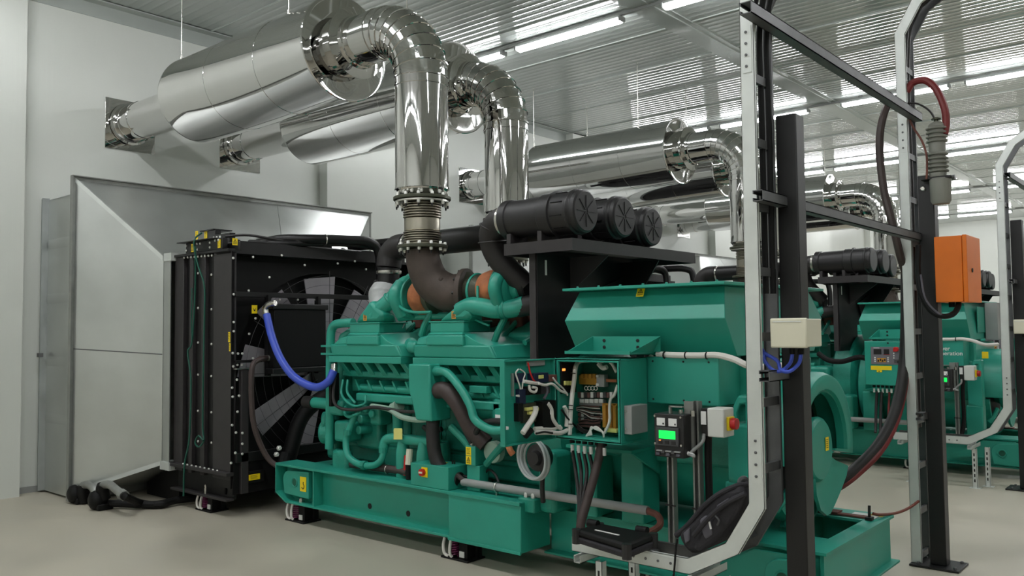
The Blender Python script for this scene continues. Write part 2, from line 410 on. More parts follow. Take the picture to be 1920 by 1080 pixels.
def exhaust_elbow(x, y, dy):
    t = thing('exhaust_elbow', '', 'exhaust elbow', (x, y, 1.8), 'black exhaust elbows under the bellows')
    P = [(x, y, 2.2), (x+.005, y+.01*dy, 2.09), (x+.05, y+.05*dy, 1.95), (x+.16, y+.11*dy, 1.87), (x+.28, y+.16*dy, 1.86)]
    MB().tube(P, .13, 28, 8, radii=lambda s: .122+.028*s).build('elbow', 'cast_iron', t, ang=60)
    e = V(*P[-1]); d = V(1, .35*dy, 0).normalized()
    MB().cyl(e-d*.01, e+d*.03, .185, n=32).build('flange', 'cast_iron', t, bevel=.004)
    u, v = frame(d)
    bolts(t, [e-d*.01+(u*math.cos(a)+v*math.sin(a))*.168 for a in [2*math.pi*k/10 for k in range(10)]], -d, .013, .018, 'black')
    MB().ball(e-d*.1+V(.0, -.12, .1), .022, 10).build('boss', 'cast_iron', t)
    return t
Y1P, X1P, Y2P, X2P, ZP = 4.33, -4.58, 5.7, -4.93, 3.93
reg(silencer(Y1P, -7.84, -5.5, ZP-.01, 0), 'large polished silencer drum of the {s} generator, on its camera side')
reg(silencer(Y2P, -7.84, -5.52, ZP-.04, 1), 'large polished silencer drum of the {s} generator, on its far side')
reg(riser(Y1P, X1P, ZP, -5.5), 'polished elbow and upright pipe on the camera side of the {s} generator')
reg(riser(Y2P, X2P, ZP-.04, -5.52), 'polished elbow and upright pipe on the far side of the {s} generator')
reg(bellows(X1P, Y1P), 'steel bellows joint under the camera side exhaust pipe of the {s} generator')
reg(bellows(X2P, Y2P), 'steel bellows joint under the far side exhaust pipe of the {s} generator')
reg(exhaust_elbow(X1P, Y1P, 1), 'black cast exhaust elbow under the camera side bellows of the {s} generator')
reg(exhaust_elbow(X2P, Y2P, -1), 'black cast exhaust elbow under the far side bellows of the {s} generator')
for (y, x0, x1, z, nm) in ((Y1P, -7.84, -5.5, ZP, 'camera side'), (Y2P, -7.84, -5.52, ZP-.03, 'far side')):
    for x, wn in ((x0-.03+.04, 'wall'), (x1-.52, 'elbow')):
        b = MB().cyl((x, y-.18, z+.378), (x, y-.18, CEIL-.02), .006, n=8); b.cyl((x, y-.18, z+.36), (x, y-.18, z+.4), .014, n=8)
        reg(tag(b.build('hanger_rod', 'steel'), '', 'hanger rod', 'hanger rods of the silencers'), 'thin steel rod hanging the %s silencer of the {s} generator at its %s end' % (nm, wn))

# ------------------------------------------------------------------ galvanised air hood between radiator and wall
t = thing('air_hood', '', 'air duct', (-8.4, 5.2, 0), 'galvanised air hoods')
XF, XB = -8.4, -7.72
A0, A1, AZ0, AZ1 = 3.4, 7.0, .02, 3.08             # big frame
B0, B1, BZ0, BZ1 = 3.93, 6.1, .36, 2.3             # radiator opening
F_ = [V(XF, A0, .09), V(XF, A1, .09), V(XF, A1, AZ1-.02), V(XF, A0, AZ1-.02)]
G_ = [V(XB, B0, BZ0), V(XB, B1, BZ0), V(XB, B1, BZ1), V(XB, B0, BZ1)]
def sheet(q, th=.006):
    n_ = (q[1]-q[0]).cross(q[3]-q[0]).normalized()*th
    return MB().hexa(q, [p_+n_ for p_ in q])
mid = lambda a, b_, s: a+(b_-a)*s
sl = sheet([F_[0], G_[0], G_[3], F_[3]]); sl.build('side_panel', 'galv_sheet', t)
sheet([F_[1], F_[2], G_[2], G_[1]]).build('side_panel', 'galv_sheet', t)
m0, m1 = mid(F_[3], F_[2], .62), mid(G_[3], G_[2], .62)
sheet([F_[3], G_[3], m1, m0]).build('top_panel', 'galv_sheet', t)
sheet([m0+V(0, .004, .002), m1+V(0, .004, .002), G_[2], F_[2]]).build('top_panel', 'galv_sheet', t)
sheet([F_[0], F_[1], G_[1], G_[0]]).build('bottom_panel', 'galv_sheet', t)
# folded edge strips
def strip(a, b_, wv, hv): return MB().prism([a, a+wv, a+wv+hv, a+hv], b_-a)
strip(F_[3]+V(.0, -.014, -.02), G_[3]+V(0, -.014, -.02), V(0, .012, 0), V(.0, 0, .045)).build('edge_strip', 'galv_rail', t)
strip(F_[0]+V(0, -.012, -.01), G_[0]+V(0, -.012, -.01), V(0, .012, 0), V(0, 0, .04)).build('edge_strip', 'galv_rail', t)
s0, s1 = mid(F_[0], F_[3], .53), mid(G_[0], G_[3], .53)
s1.z = 1.39; s0.z = 1.45
MB().tube([s0+V(0, -.005, 0), s1+V(0, -.005, 0)], .006, 6, 0).build('seam', 'galv_dark', t)
b = MB().plate([V(XF, A0-.04, AZ0), V(XF, A1+.04, AZ0), V(XF, A1+.04, AZ1+.03), V(XF, A0-.04, AZ1+.03)], [V(XF, A0+.04, .12), V(XF, A1-.04, .12), V(XF, A1-.04, AZ1-.06), V(XF, A0+.04, AZ1-.06)], (-.03, 0, 0))
b.box(XF-.03, XF+.025, A0-.04, A1+.04, AZ1+.02, AZ1+.03); b.box(XF-.03, XF+.025, A0-.045, A0-.035, AZ0, AZ1+.03)
b.build('frame', 'strut_grey', t)
D0, D1 = A0+.05, A1-.05
b = MB().box(WX, XF-.03, D0, D0+.012, .02, AZ1-.12); b.build('duct_side', 'galv_sheet', t)
MB().box(WX, XF-.03, D1-.012, D1, .02, AZ1-.12).build('duct_side', 'galv_sheet', t)
MB().box(WX, XF-.03, D0, D1, AZ1-.13, AZ1-.118).build('duct_top', 'galv_sheet', t)
for zz in (.75, 1.32, 1.95, 2.5):
    MB().prism([(WX+.12, D0, zz-.05), (WX+.12, D0-.008, zz), (WX+.12, D0, zz+.05)], (XF-WX-.15, 0, 0)).build('stiffener', 'galv_sheet', t, ang=60)
b = MB().box(WX+.002, WX+.1, D0-.03, D0+.01, .02, AZ1-.1); b.box(WX+.1, WX+.11, D0-.06, D0+.01, .02, AZ1-.1); b.build('wall_angle', 'galv', t)
MB().box(WX+.08, WX+.14, D0-.08, D0-.04, 1.36, 1.4).build('clamp', 'galv_dark', t)
b = MB().box(XB-.02, XB+.13, B0, B0+.008, BZ0, BZ1); b.box(XB-.02, XB+.13, B1-.008, B1, BZ0, BZ1); b.box(XB-.02, XB+.13, B0, B1, BZ1-.008, BZ1); b.box(XB-.02, XB+.13, B0, B1, BZ0, BZ0+.008)
b.build('collar', 'galv_sheet', t)
b = MB().box(XB+.02, XB+.16, B0-.01, B1+.01, BZ1-.03, BZ1+.045); b.build('top_clip', 'galv_rail', t)
b = MB().box(XB+.0, XB+.17, B0-.02, B1+.01, BZ0-.045, BZ0+.03); b.build('bottom_clip', 'galv_rail', t)
MB().prism([(-8.25, 4.05, .002), (-7.62, 4.05, .002), (-7.62, 4.05, .3), (-7.72, 4.05, .33), (-8.25, 4.05, .12)], (0, 1.9, 0)).build('radiator_base_box', 'soot', t)  # taken as the radiator's black base box, parented to the hood
reg(t, 'galvanised sheet metal hood tapering from the wall to the radiator of the {s} generator')

# ------------------------------------------------------------------ radiator
RX0, RX1, RY0, RY1, RZ0, RZ1 = -7.58, -6.6, 3.97, 6.08, .2, 2.31
t = thing('radiator', '', 'radiator', (-7.1, EY, 0), 'black radiators')
b = MB().box(RX0+.02, RX1-.24, RY0+.06, RY1-.06, RZ0+.1, RZ1-.02); b.build('core', 'soot', t)
for x0, x1, m in ((RX0, RX0+.16, 'black_post'), (-7.31, -7.25, 'black_post'), (-7.1, -7.035, 'black_post'), (-6.89, RX1+.0, 'black_post')):
    MB().box(x0, x1, RY0, RY0+.05, RZ0+.12, RZ1-.01).build('upright', m, t, bevel=.004)
MB().box(RX0+.15, -6.88, RY0+.035, RY0+.06, RZ0+.12, RZ1-.02).build('side_panel', 'black', t)
MB().box(RX0-.03, -6.58, RY0-.05, RY0+.02, RZ0+.16, RZ0+.19).build('lower_ledge', 'black_post', t, bevel=.003)
MB().box(RX0, -6.62, RY0-.03, RY0+.05, RZ0-.06, RZ0-.04).build('base_flange', 'black_post', t, bevel=.003)
MB().box(RX0, -6.62, RY0+.05, RY0+.07, RZ0-.05, RZ0+.17).build('base_web', 'black', t)
MB().box(RX0, -6.62, RY0-.02, RY0+.05, RZ1-.012, RZ1+.012).build('top_flange', 'black', t, bevel=.003)
bp = []
for px_ in (347, 372, 397):
    for py_ in (510, 575, 640, 700, 768, 825): bp.append(at(px_, py_+(px_-347)*.1, y=RY0+.035))
for k in range(9): bp.append(at(346+k*6.5, 483-k*.5, y=RY0-.0)); bp.append(at(344+k*8, 870+k*1.6, y=RY0-.02))
bolts(t, bp, (0, -1, 0), .0115, .009)
# lifting brackets on top
b = MB().box(-7.42, -6.78, RY0+.02, RY0+.07, RZ1+.02, RZ1+.12); b.box(-7.5, -6.85, RY0-.03, RY0+.05, RZ1+.115, RZ1+.125)
b.build('lifting_bracket', 'black', t, bevel=.003)
b = MB().box(-7.4, -7.0, RY0+.22, RY0+.28, RZ1+.02, RZ1+.2); b.box(-7.5, -7.25, RY0+.2, RY0+.4, RZ1+.245, RZ1+.256); b.box(-7.4, -7.25, RY0+.22, RY0+.28, RZ1+.19, RZ1+.25); b.build('lifting_bracket', 'black', t, bevel=.003)
for px_, py_, yy in ((361, 465, RY0+.018), (411, 457, RY0+.018)): sticker(t, at(px_, py_, y=yy), (1, 0, 0), (0, 0, 1), .045, .075, 'lines')
for px_, py_ in ((369, 441), (386, 440)): sticker(t, at(px_, py_, y=RY0+.218), (1, 0, 0), (0, 0, 1), .05, .08, 'lines')
sticker(t, (RX1+.003, RY0+.03, RZ1+.07), (0, 1, 0), (0, 0, 1), .05, .06, 'warn')
bolts(t, [at(x_, y_, y=RY0+.02) for x_, y_ in ((370, 457), (376, 457), (371, 468), (350, 461), (350, 470), (401, 446), (407, 445), (413, 444), (404, 451), (410, 450), (394, 455), (394, 464))], (0, -1, 0), .0115, .009)
MB().box(RX0+.1, RX1-.04, RY0+.1, RY1-.05, RZ1-.02, RZ1+.09).build('top_tank', 'black', t, bevel=.015)
# fan side
b = MB(); seg = 48; cz, cy, rf = 1.22, EY, .93
out, inn = [], []
for k in range(seg):
    a = 2*math.pi*k/seg; c_, s_ = math.cos(a), math.sin(a); q = 1/max(abs(c_)/(1.0), abs(s_)/(1.02))
    out.append(V(RX1-.16, cy+c_*q*1.02, cz+s_*q*1.04)); inn.append(V(RX1-.16, cy+c_*rf, cz+s_*rf))
b.plate(out, inn, (.02, 0, 0)); b.build('fan_shroud', 'soot', t)
b = MB().box(RX1-.24, RX1, RY0+.001, RY0+.03, RZ0+.05, RZ1-.02); b.box(RX1-.24, RX1, RY1-.03, RY1, RZ0+.05, RZ1-.02); b.box(RX1-.24, RX1, RY0, RY1, RZ1-.03, RZ1-.005); b.build('shroud_frame', 'black', t)
fan = MB().cyl((RX1-.2, cy, cz), (RX1-.06, cy, cz), .17, n=24).build('fan_hub', 'black', t, bevel=.01)
for k in range(9):
    a = 2*math.pi*k/9+.2; e = V(0, math.cos(a), math.sin(a)); g = V(0, -math.sin(a), math.cos(a))
    o_ = V(RX1-.13, cy, cz)
    q = [o_+e*.15-g*.07+V(.03, 0, 0), o_+e*.15+g*.07-V(.03, 0, 0), o_+e*.88+g*.16-V(.05, 0, 0), o_+e*.9-g*.13+V(.045, 0, 0)]
    MB().hexa(q, [p_+V(.012, 0, 0) for p_ in q]).build('fan_blade', 'fan_grey', t)
b = MB()
for k in range(9): b.torus((RX1-.02, cy, cz), (1, 0, 0), .2+k*.088, .0016, 64, 4)
for k in range(12):
    a = 2*math.pi*k/12; b.tube([V(RX1-.018, cy+.16*math.cos(a), cz+.16*math.sin(a)), V(RX1-.018, cy+.95*math.cos(a), cz+.95*math.sin(a))], .003, 4, 0)
b.build('fan_guard', 'dark_grey', t)
MB().box(RX1, RX1+.03, RY0+.03, RY1-.05, 1.9, 1.945).build('guard_rail', 'black', t, bevel=.004)
MB().box(RX1, RX1+.03, RY0+.03, RY1-.4, 1.325, 1.35).build('guard_rail', 'black', t, bevel=.004)
MB().box(RX1, RX1+.05, RY0+.03, RY1-.4, .47, .55).build('guard_rail', 'black', t, bevel=.004)
MB().box(RX1, RX1+.06, RY0+.02, RY0+.14, 1.27, 1.28).build('post_cap', 'steel', t)
MB().box(RX1+.0, RX1+.05, RY0+.075, RY0+.145, .2, 1.27).build('front_post', 'black_post', t, bevel=.004)
MB().prism([(RX1+.01, RY0+.01, .2), (RX1+.01, RY0+.62, .2), (RX1+.01, RY0+.05, 1.05)], (.012, 0, 0)).build('gusset', 'soot', t)
MB().box(RX1-.03, RX1-.005, RY0+.14, RY1-.3, .2, .46).build('lower_panel', 'soot', t)
fx = RX1+.005
bp = [at(x_, y_, x=fx) for x_, y_ in ((437, 484), (474, 482), (528, 479), (571, 497), (633, 494), (505, 520), (438, 552), (466, 545), (449, 551), (458, 550), (438, 604), (438, 621), (479, 597), (467, 626), (436, 662), (446, 663), (454, 663), (437, 687), (445, 684), (453, 684), (474, 672), (524, 562), (558, 562), (591, 562), (686, 505), (665, 490))]
bp += [at(x_, y_, x=fx+.055) for x_, y_ in ((444, 712), (435, 727), (448, 742), (436, 744), (445, 772), (435, 797), (442, 811), (441, 849), (433, 868), (454, 812), (454, 832), (454, 851))]
bolts(t, bp, (1, 0, 0), .0115, .009)
sticker(t, at(477, 580, x=RX1+.003), (0, 1, 0), (0, 0, 1), .055, .075, 'bird')
sticker(t, at(430, 632, y=RY0-.001), (1, 0, 0), (0, 0, 1), .03, .09, 'lines'); sticker(t, at(431, 651, y=RY0-.001), (1, 0, 0), (0, 0, 1), .02, .07, 'lines')
sticker(t, (RX1+.053, RY0+.2, .33), (0, 1, 0), (0, 0, 1), .11, .05, 'lines')
MB().box(RX1-.02, RX1+.05, RY0+.15, RY0+.3, .28, .38).build('label_bracket', 'black', t)
# cooler on the fan side
c1 = MB().box(RX1+.05, RX1+.15, 4.3, 4.86, 1.27, 1.79).build('cooler', 'soot', t, bevel=.006)
MB().box(RX1+.04, RX1+.165, 4.28, 4.88, 1.79, 1.84).build('cooler_tank', 'black', c1, bevel=.008)
MB().box(RX1+.04, RX1+.165, 4.28, 4.88, 1.22, 1.27).build('cooler_tank', 'black', c1, bevel=.008)
for yy in (4.3, 4.84): MB().box(RX1, RX1+.06, yy, yy+.03, 1.2, 1.92).build('cooler_bracket', 'black', c1)
# coolant pipes and hoses across the top and down
zt = RZ1+.1
def P3(*a): return [V(*q) for q in a]
MB().tube(P3((-7.1, 4.55, zt+.03), (-6.8, 4.6, zt+.05), (-6.62, 4.75, zt+.05), (-6.5, 5.1, zt+.06), (-6.42, 5.36, zt+.05), (-6.4, 5.46, zt-.05), (-6.4, 5.48, zt-.3), (-6.4, 5.5, zt-.75)), .045, 14).build('coolant_pipe', 'black', t)
MB().tube(P3((-7.0, 4.4, zt+.02), (-6.72, 4.5, zt), (-6.6, 4.9, zt+.02), (-6.55, 5.3, zt+.03), (-6.46, 5.52, zt-.02), (-6.45, 5.58, zt-.2)), .03, 12).build('coolant_pipe', 'black', t)
MB().tube(P3((-6.9, 5.5, zt+.05), (-6.6, 5.6, zt+.06), (-6.2, 5.7, zt+.05), (-6.1, 5.75, zt-.1), (-6.1, 5.75, zt-.7)), .05, 12).build('coolant_pipe', 'black', t)
MB().tube(P3((-7.0, 4.15, zt+.06), (-6.85, 4.3, zt+.07), (-6.66, 4.62, zt+.02), (-6.6, 4.8, zt+.07), (-6.62, 5.0, zt+.1)), .012, 8).build('cable', 'rubber', t)
for yy in (4.2, 4.8, 5.4): MB().cyl((-6.9, yy, zt-.02), (-6.9, yy+.02, zt-.02), .05, n=12).build('clamp', 'black', t)
MB().torus((-6.56, 4.93, zt+.05), (.2, 1, 0), .05, .008, 20, 6).build('pipe_clip', 'steel', t)
MB().box(-6.9, -6.7, 5.0, 5.12, zt-.02, zt+.07).build('filler_block', 'soot', t)
MB().tube(P3((-6.54, 4.3, 1.36), (-6.5, 4.18, 1.35), (-6.48, 4.1, 1.28), (-6.47, 4.09, 1.0), (-6.46, 4.12, .75), (-6.42, 4.22, .5), (-6.3, 4.3, .4)), .024, 10).build('oil_hose', 'hose_brown', t)
MB().cyl((-6.55, 4.22, 1.355), (-6.53, 4.34, 1.36), .028, n=10).build('hose_fitting', 'steel', t)
MB().tube(P3((-6.4, 4.98, 1.0), (-6.42, 4.8, .98), (-6.5, 4.62, .8), (-6.52, 4.5, .45)), .07, 14).build('lower_hose', 'soot', t)
MB().tube(P3((-6.5, 4.45, .5), (-6.45, 4.38, .36), (-6.35, 4.3, .2)), .05, 10).build('drain_hose', 'soot', t)
bolts(t, [at(x_, y_, x=-6.4) for x_, y_ in ((522, 840), (517, 852))], (1, 0, 0), .022, .03)
MB().box(-6.45, -6.42, 4.42, 4.47, .235, .28).build('tie_label', 'white_label', t)
reg(t, 'tall black bolted radiator with fan at the wall end of the {s} generator', ('bolt', 'warning_label'))
g = MB()
P = [at(366, 462, y=RY0-.05), at(366, 540, y=RY0-.03), at(360, 640, y=RY0-.03), at(352, 660, y=RY0-.05), at(358, 715, y=RY0-.05), at(355, 820, y=RY0-.05), at(346, 870, y=RY0-.07), at(344, 930, y=RY0-.07)]
g.tube(P, .008, 6)
g.tube([at(378, 437, y=RY0+.1), at(366, 447, y=RY0-.03), at(364, 465, y=RY0-.04), at(372, 500, y=RY0-.04), at(383, 537, y=RY0-.03), at(383, 600, y=RY0-.03), at(381, 700, y=RY0-.03), at(380, 800, y=RY0-.03), at(382, 825, y=RY0-.04), at(373, 838, y=RY0-.05), at(366, 830, y=RY0-.05), at(372, 817, y=RY0-.05), at(381, 826, y=RY0-.05)], .008, 6)
g.tube([at(360, 540, y=RY0-.035), at(359, 600, y=RY0-.035), at(360, 640, y=RY0-.035)], .006, 6)
mat('green_cable', (18, 82, 66), 0.5)
tag(g.build('green_cable', 'green_cable'), 'dark green cable hanging down the camera side of the nearest radiator', 'cable')

# ------------------------------------------------------------------ base frame
t = thing('base_frame', '', 'base frame', (-3.9, EY, .1), 'green base frames')
def rail(yf, s, name):
    b = MB(); x0, x1 = -6.27, -4.19
    def bx(xa, xb, a, c_, za, zb): b.box(xa, xb, min(yf+s*a, yf+s*c_), max(yf+s*a, yf+s*c_), za, zb)
    bx(x0, -3.54, 0, .22, .455, .475); bx(x0+.14, -3.54, 0, .22, .155, .172); bx(x0+.02, -3.54, .1, .115, .165, .46)
    return b.build(name, 'green', t, bevel=.003)
fr = rail(4.2, 1, 'side_rail'); rail(5.86, -1, 'side_rail')
b = MB().prism([(-6.27, 4.2, .475), (-6.27, 4.2, .22), (-6.13, 4.2, .155), (-6.13, 4.42, .155), (-6.27, 4.42, .22), (-6.27, 4.42, .475)], (0, 0, .0)) if False else MB()
b.box(-6.275, -6.262, 4.2, 4.42, .225, .475); b.prism([(-6.275, 4.2, .228), (-6.13, 4.2, .158), (-6.13, 4.2, .172), (-6.265, 4.2, .24)], (0, .22, 0)); b.build('end_plate', 'green', t)
for x in (-5.75,): MB().box(x-.006, x+.006, 4.205, 4.31, .17, .456).build('stiffener', 'green', t)
def lug(x0, y, z0, z1, hx, lx, nm='lifting_lug', flip=1):
    P = []; rz = (z1-z0)*.42
    for k in range(9):
        a = math.pi/2*k/8; P.append((x0+flip*(rz-rz*math.sin(a)), y, z1-rz+rz*math.cos(a)) if False else (x0+flip*(rz-rz*math.cos(a)), y, z1-rz+rz*math.sin(a)))
    P += [(x0+flip*lx, y, z1+.015), (x0+flip*lx, y, z0-.01), (x0+flip*.02, y, z0)]
    q = MB().prism(P, (0, .04, 0)).build(nm, 'green', t, bevel=.004)
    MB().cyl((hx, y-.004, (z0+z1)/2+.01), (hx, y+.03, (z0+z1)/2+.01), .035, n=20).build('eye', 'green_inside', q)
    MB().torus((hx, y-.002, (z0+z1)/2+.01), (0, 1, 0), .036, .007, 20, 6).build('eye_rim', 'green_cast', q)
    return q
l1 = lug(-6.2, 4.225, .225, .42, -6.03, .36); sticker(l1, (-5.91, 4.223, .33), (1, 0, 0), (0, 0, 1), .085, .12, 'hook')
MB().cyl((-5.97, 4.25, .17), (-5.97, 4.25, .205), .022, n=6).build('bolt', 'steel', t)
for px_, py_ in ((693, 949), (765, 963)): MB().cyl(at(px_, py_, y=4.297), at(px_, py_, y=4.297)+V(0, .008, 0), .022, n=16).build('drain_hole', 'mark_black', t)
MB().box(-4.19, -3.537, 4.195, 4.5, .152, .476).build('side_tank', 'green', t, bevel=.006)
b = MB().box(-4.19, -3.537, 4.185, 4.2, .455, .48); b.box(-4.19, -3.537, 4.185, 4.2, .145, .165); b.build('tank_edge', 'green', t, bevel=.002)
MB().box(-3.55, -1.72, 4.53, 4.545, .12, .40).build('web', 'green', t); MB().box(-3.55, -1.72, 5.57, 5.585, .12, .40).build('web', 'green', t)
b = MB(); b.plate([V(-3.55, 4.48, .40), V(-1.68, 4.48, .40), V(-1.68, 5.64, .40), V(-3.55, 5.64, .40)], [V(-2.1, 4.8, .40), V(-1.785, 4.8, .40), V(-1.785, 5.38, .40), V(-2.1, 5.38, .40)], (0, 0, -.016)); b.build('top_plate', 'green', t)
MB().box(-1.72, -1.70, 4.5, 5.62, .12, .39).build('end_plate', 'green', t)
b = MB().box(-3.55, -1.66, 4.45, 4.6, .105, .12); b.box(-1.78, -1.66, 4.45, 5.67, .105, .12); b.build('bottom_flange', 'green', t, bevel=.003)
MB().box(-2.12, -2.105, 4.55, 5.57, .13, .39).build('cross_member', 'green', t); MB().box(-6.2, -6.0, 4.33, 5.73, .2, .44).build('cross_member', 'green', t); MB().box(-4.4, -4.2, 4.33, 5.73, .2, .44).build('cross_member', 'green', t)
l2 = lug(-1.97, 4.36, .15, .36, -1.87, .25, flip=1)
MB().prism([(-2.35, 4.4, .2), (-2.05, 4.4, .38), (-1.75, 4.4, .38), (-1.75, 4.4, .2)], (0, .02, 0)).build('gusset', 'green', t)
MB().cyl((-2.14, 4.42, .12), (-2.14, 4.42, .3), .014, n=10).build('levelling_bolt', 'steel', t)
MB().box(-1.9, -1.74, 5.45, 5.58, .4, .402).build('metal_plate', 'galv_rail', t); sticker(t, (-1.76, 5.56, .4), (1, 0, 0), (0, 1, 0), .08, .05, 'none')
b = MB().box(-2.6, -1.75, 5.42, 5.47, .402, .412); b.box(-2.25, -1.95, 5.41, 5.5, .412, .42); b.build('foot_strip', 'rust_dark', t)
reg(t, 'long green steel base frame carrying the {s} generator', ('bolt', 'warning_label'))

# ------------------------------------------------------------------ spring mounts under the frame
def spring_mount(x, y, top, lab, s=-1):
    m = thing('spring_mount', '', 'spring mount', (x, y, 0), 'spring mounts under the base frames')
    MB().box(x-.12, x+.14, y-.02, y+.16, 0.001, .014).build('base_plate', 'soot', m, bevel=.002)
    b = MB().box(x+.02, x+.1, y+.02, y+.14, .014, top-.02); b.box(x-.1, x+.12, y+.1, y+.15, .014, top-.01); b.build('housing', 'soot', m, bevel=.003)
    MB().box(x-.11, x+.13, y-.01, y+.15, top-.012, top-.001).build('top_plate', 'soot', m, bevel=.002)
    P = [V(x-.035+.033*math.cos(a), y+.03+.033*math.sin(a), .018+(top-.034)*a/(2*math.pi*7)) for a in [2*math.pi*k/10 for k in range(71)]]
    MB().tube(P, .0055, 6, 0).build('spring', 'maroon', m)
    for dx in (-.062, .0):
        MB().tube([V(x-.03+dx, y-.005, top-.004), V(x-.03+dx*1.05, y-.018, top*.6), V(x-.03+dx*.9, y-.018, top*.25), V(x-.02+dx*.6, y-.008, .016)], .011, 6).build('strap', 'white_wire', m)
    MB().box(x+.03, x+.075, y+.012, y+.02, .02, .06).build('label', 'white_label', m)
    return reg(m, lab)
spring_mount(-6.05, 4.245, .155, 'spring mount under the wall end of the {s} base frame')
spring_mount(-4.18, 4.245, .15, 'spring mount under the middle of the {s} base frame, by its side tank')
spring_mount(-2.75, 4.5, .105, 'spring mount under the alternator end of the {s} base frame')
m = spring_mount(-7.06, 3.99, .14, 'spring mount with a tall bolt under the {s} radiator')
MB().cyl((-7.02, 3.98, .135), (-7.02, 3.98, .24), .012, n=10).build('tall_bolt', 'steel', m); MB().cyl((-7.02, 3.98, .14), (-7.02, 3.98, .16), .03, n=6).build('nut', 'steel', m)

# ------------------------------------------------------------------ diesel engine
t = thing('diesel_engine', '', 'engine', (-4.7, EY, .2), 'green diesel engines')
MB().box(-5.85, -3.55, 4.62, 5.44, .5, 1.2).build('engine_block', 'green_cast', t, bevel=.02)
MB().box(-5.65, -3.6, 4.68, 5.38, .3, .52).build('oil_pan', 'green_cast', t, bevel=.03)
for k in range(5): MB().box(-5.3+k*.34, -5.02+k*.34, 4.59, 4.63, .68, 1.0).build('crankcase_cover', 'green_cast', t, bevel=.02)
b = MB().box(-5.9, -3.6, 4.585, 4.64, .62, .655); b.build('block_rib', 'green_cast', t, bevel=.008)
for s in (1, -1):
    def yy(v): return EY+(v-EY)*s
    def bx(b, x0, x1, a, c_, z0, z1): return b.box(x0, x1, min(yy(a), yy(c_)), max(yy(a), yy(c_)), z0, z1)
    b = bx(MB(), -5.62, -3.77, 4.5, 4.85, 1.09, 1.37); bx(b, -5.62, -3.77, 4.4, 4.5, 1.22, 1.27); b.build('cylinder_bank', 'green_cast', t, bevel=.01)
    b = bx(MB(), -5.67, -4.79, 4.3, 4.7, 1.34, 1.392); b.build('manifold_rail', 'green', t, bevel=.004)
    b = bx(MB(), -4.66, -3.75, 4.3, 4.7, 1.34, 1.392); b.build('manifold_rail', 'green', t, bevel=.004)
    if s == 1:
        for k in range(12): b = MB().hexa([V(-5.56+k*.15, 4.41, 1.22), V(-5.5+k*.15, 4.41, 1.22), V(-5.5+k*.15, 4.52, 1.22), V(-5.56+k*.15, 4.52, 1.22)], [V(-5.6+k*.15, 4.34, 1.34), V(-5.54+k*.15, 4.34, 1.34), V(-5.54+k*.15, 4.52, 1.34), V(-5.6+k*.15, 4.52, 1.34)]); b.build('port_rib', 'green_cast', t, bevel=.006)
        for k in range(11): MB().prism([(-5.44+k*.15, 4.38, 1.2), (-5.42+k*.15, 4.38, 1.2), (-5.37+k*.15, 4.38, 1.12), (-5.39+k*.15, 4.38, 1.12)], (0, .12, 0)).build('fin', 'green_cast', t)
        MB().cyl((-5.4, 4.42, 1.135), (-3.8, 4.42, 1.13), .032, n=12).build('fuel_rail', 'green_cast', t)
        MB().box(-5.4, -3.85, 4.36, 4.5, 1.03, 1.095).build('camshaft_cover', 'green', t, bevel=.012)
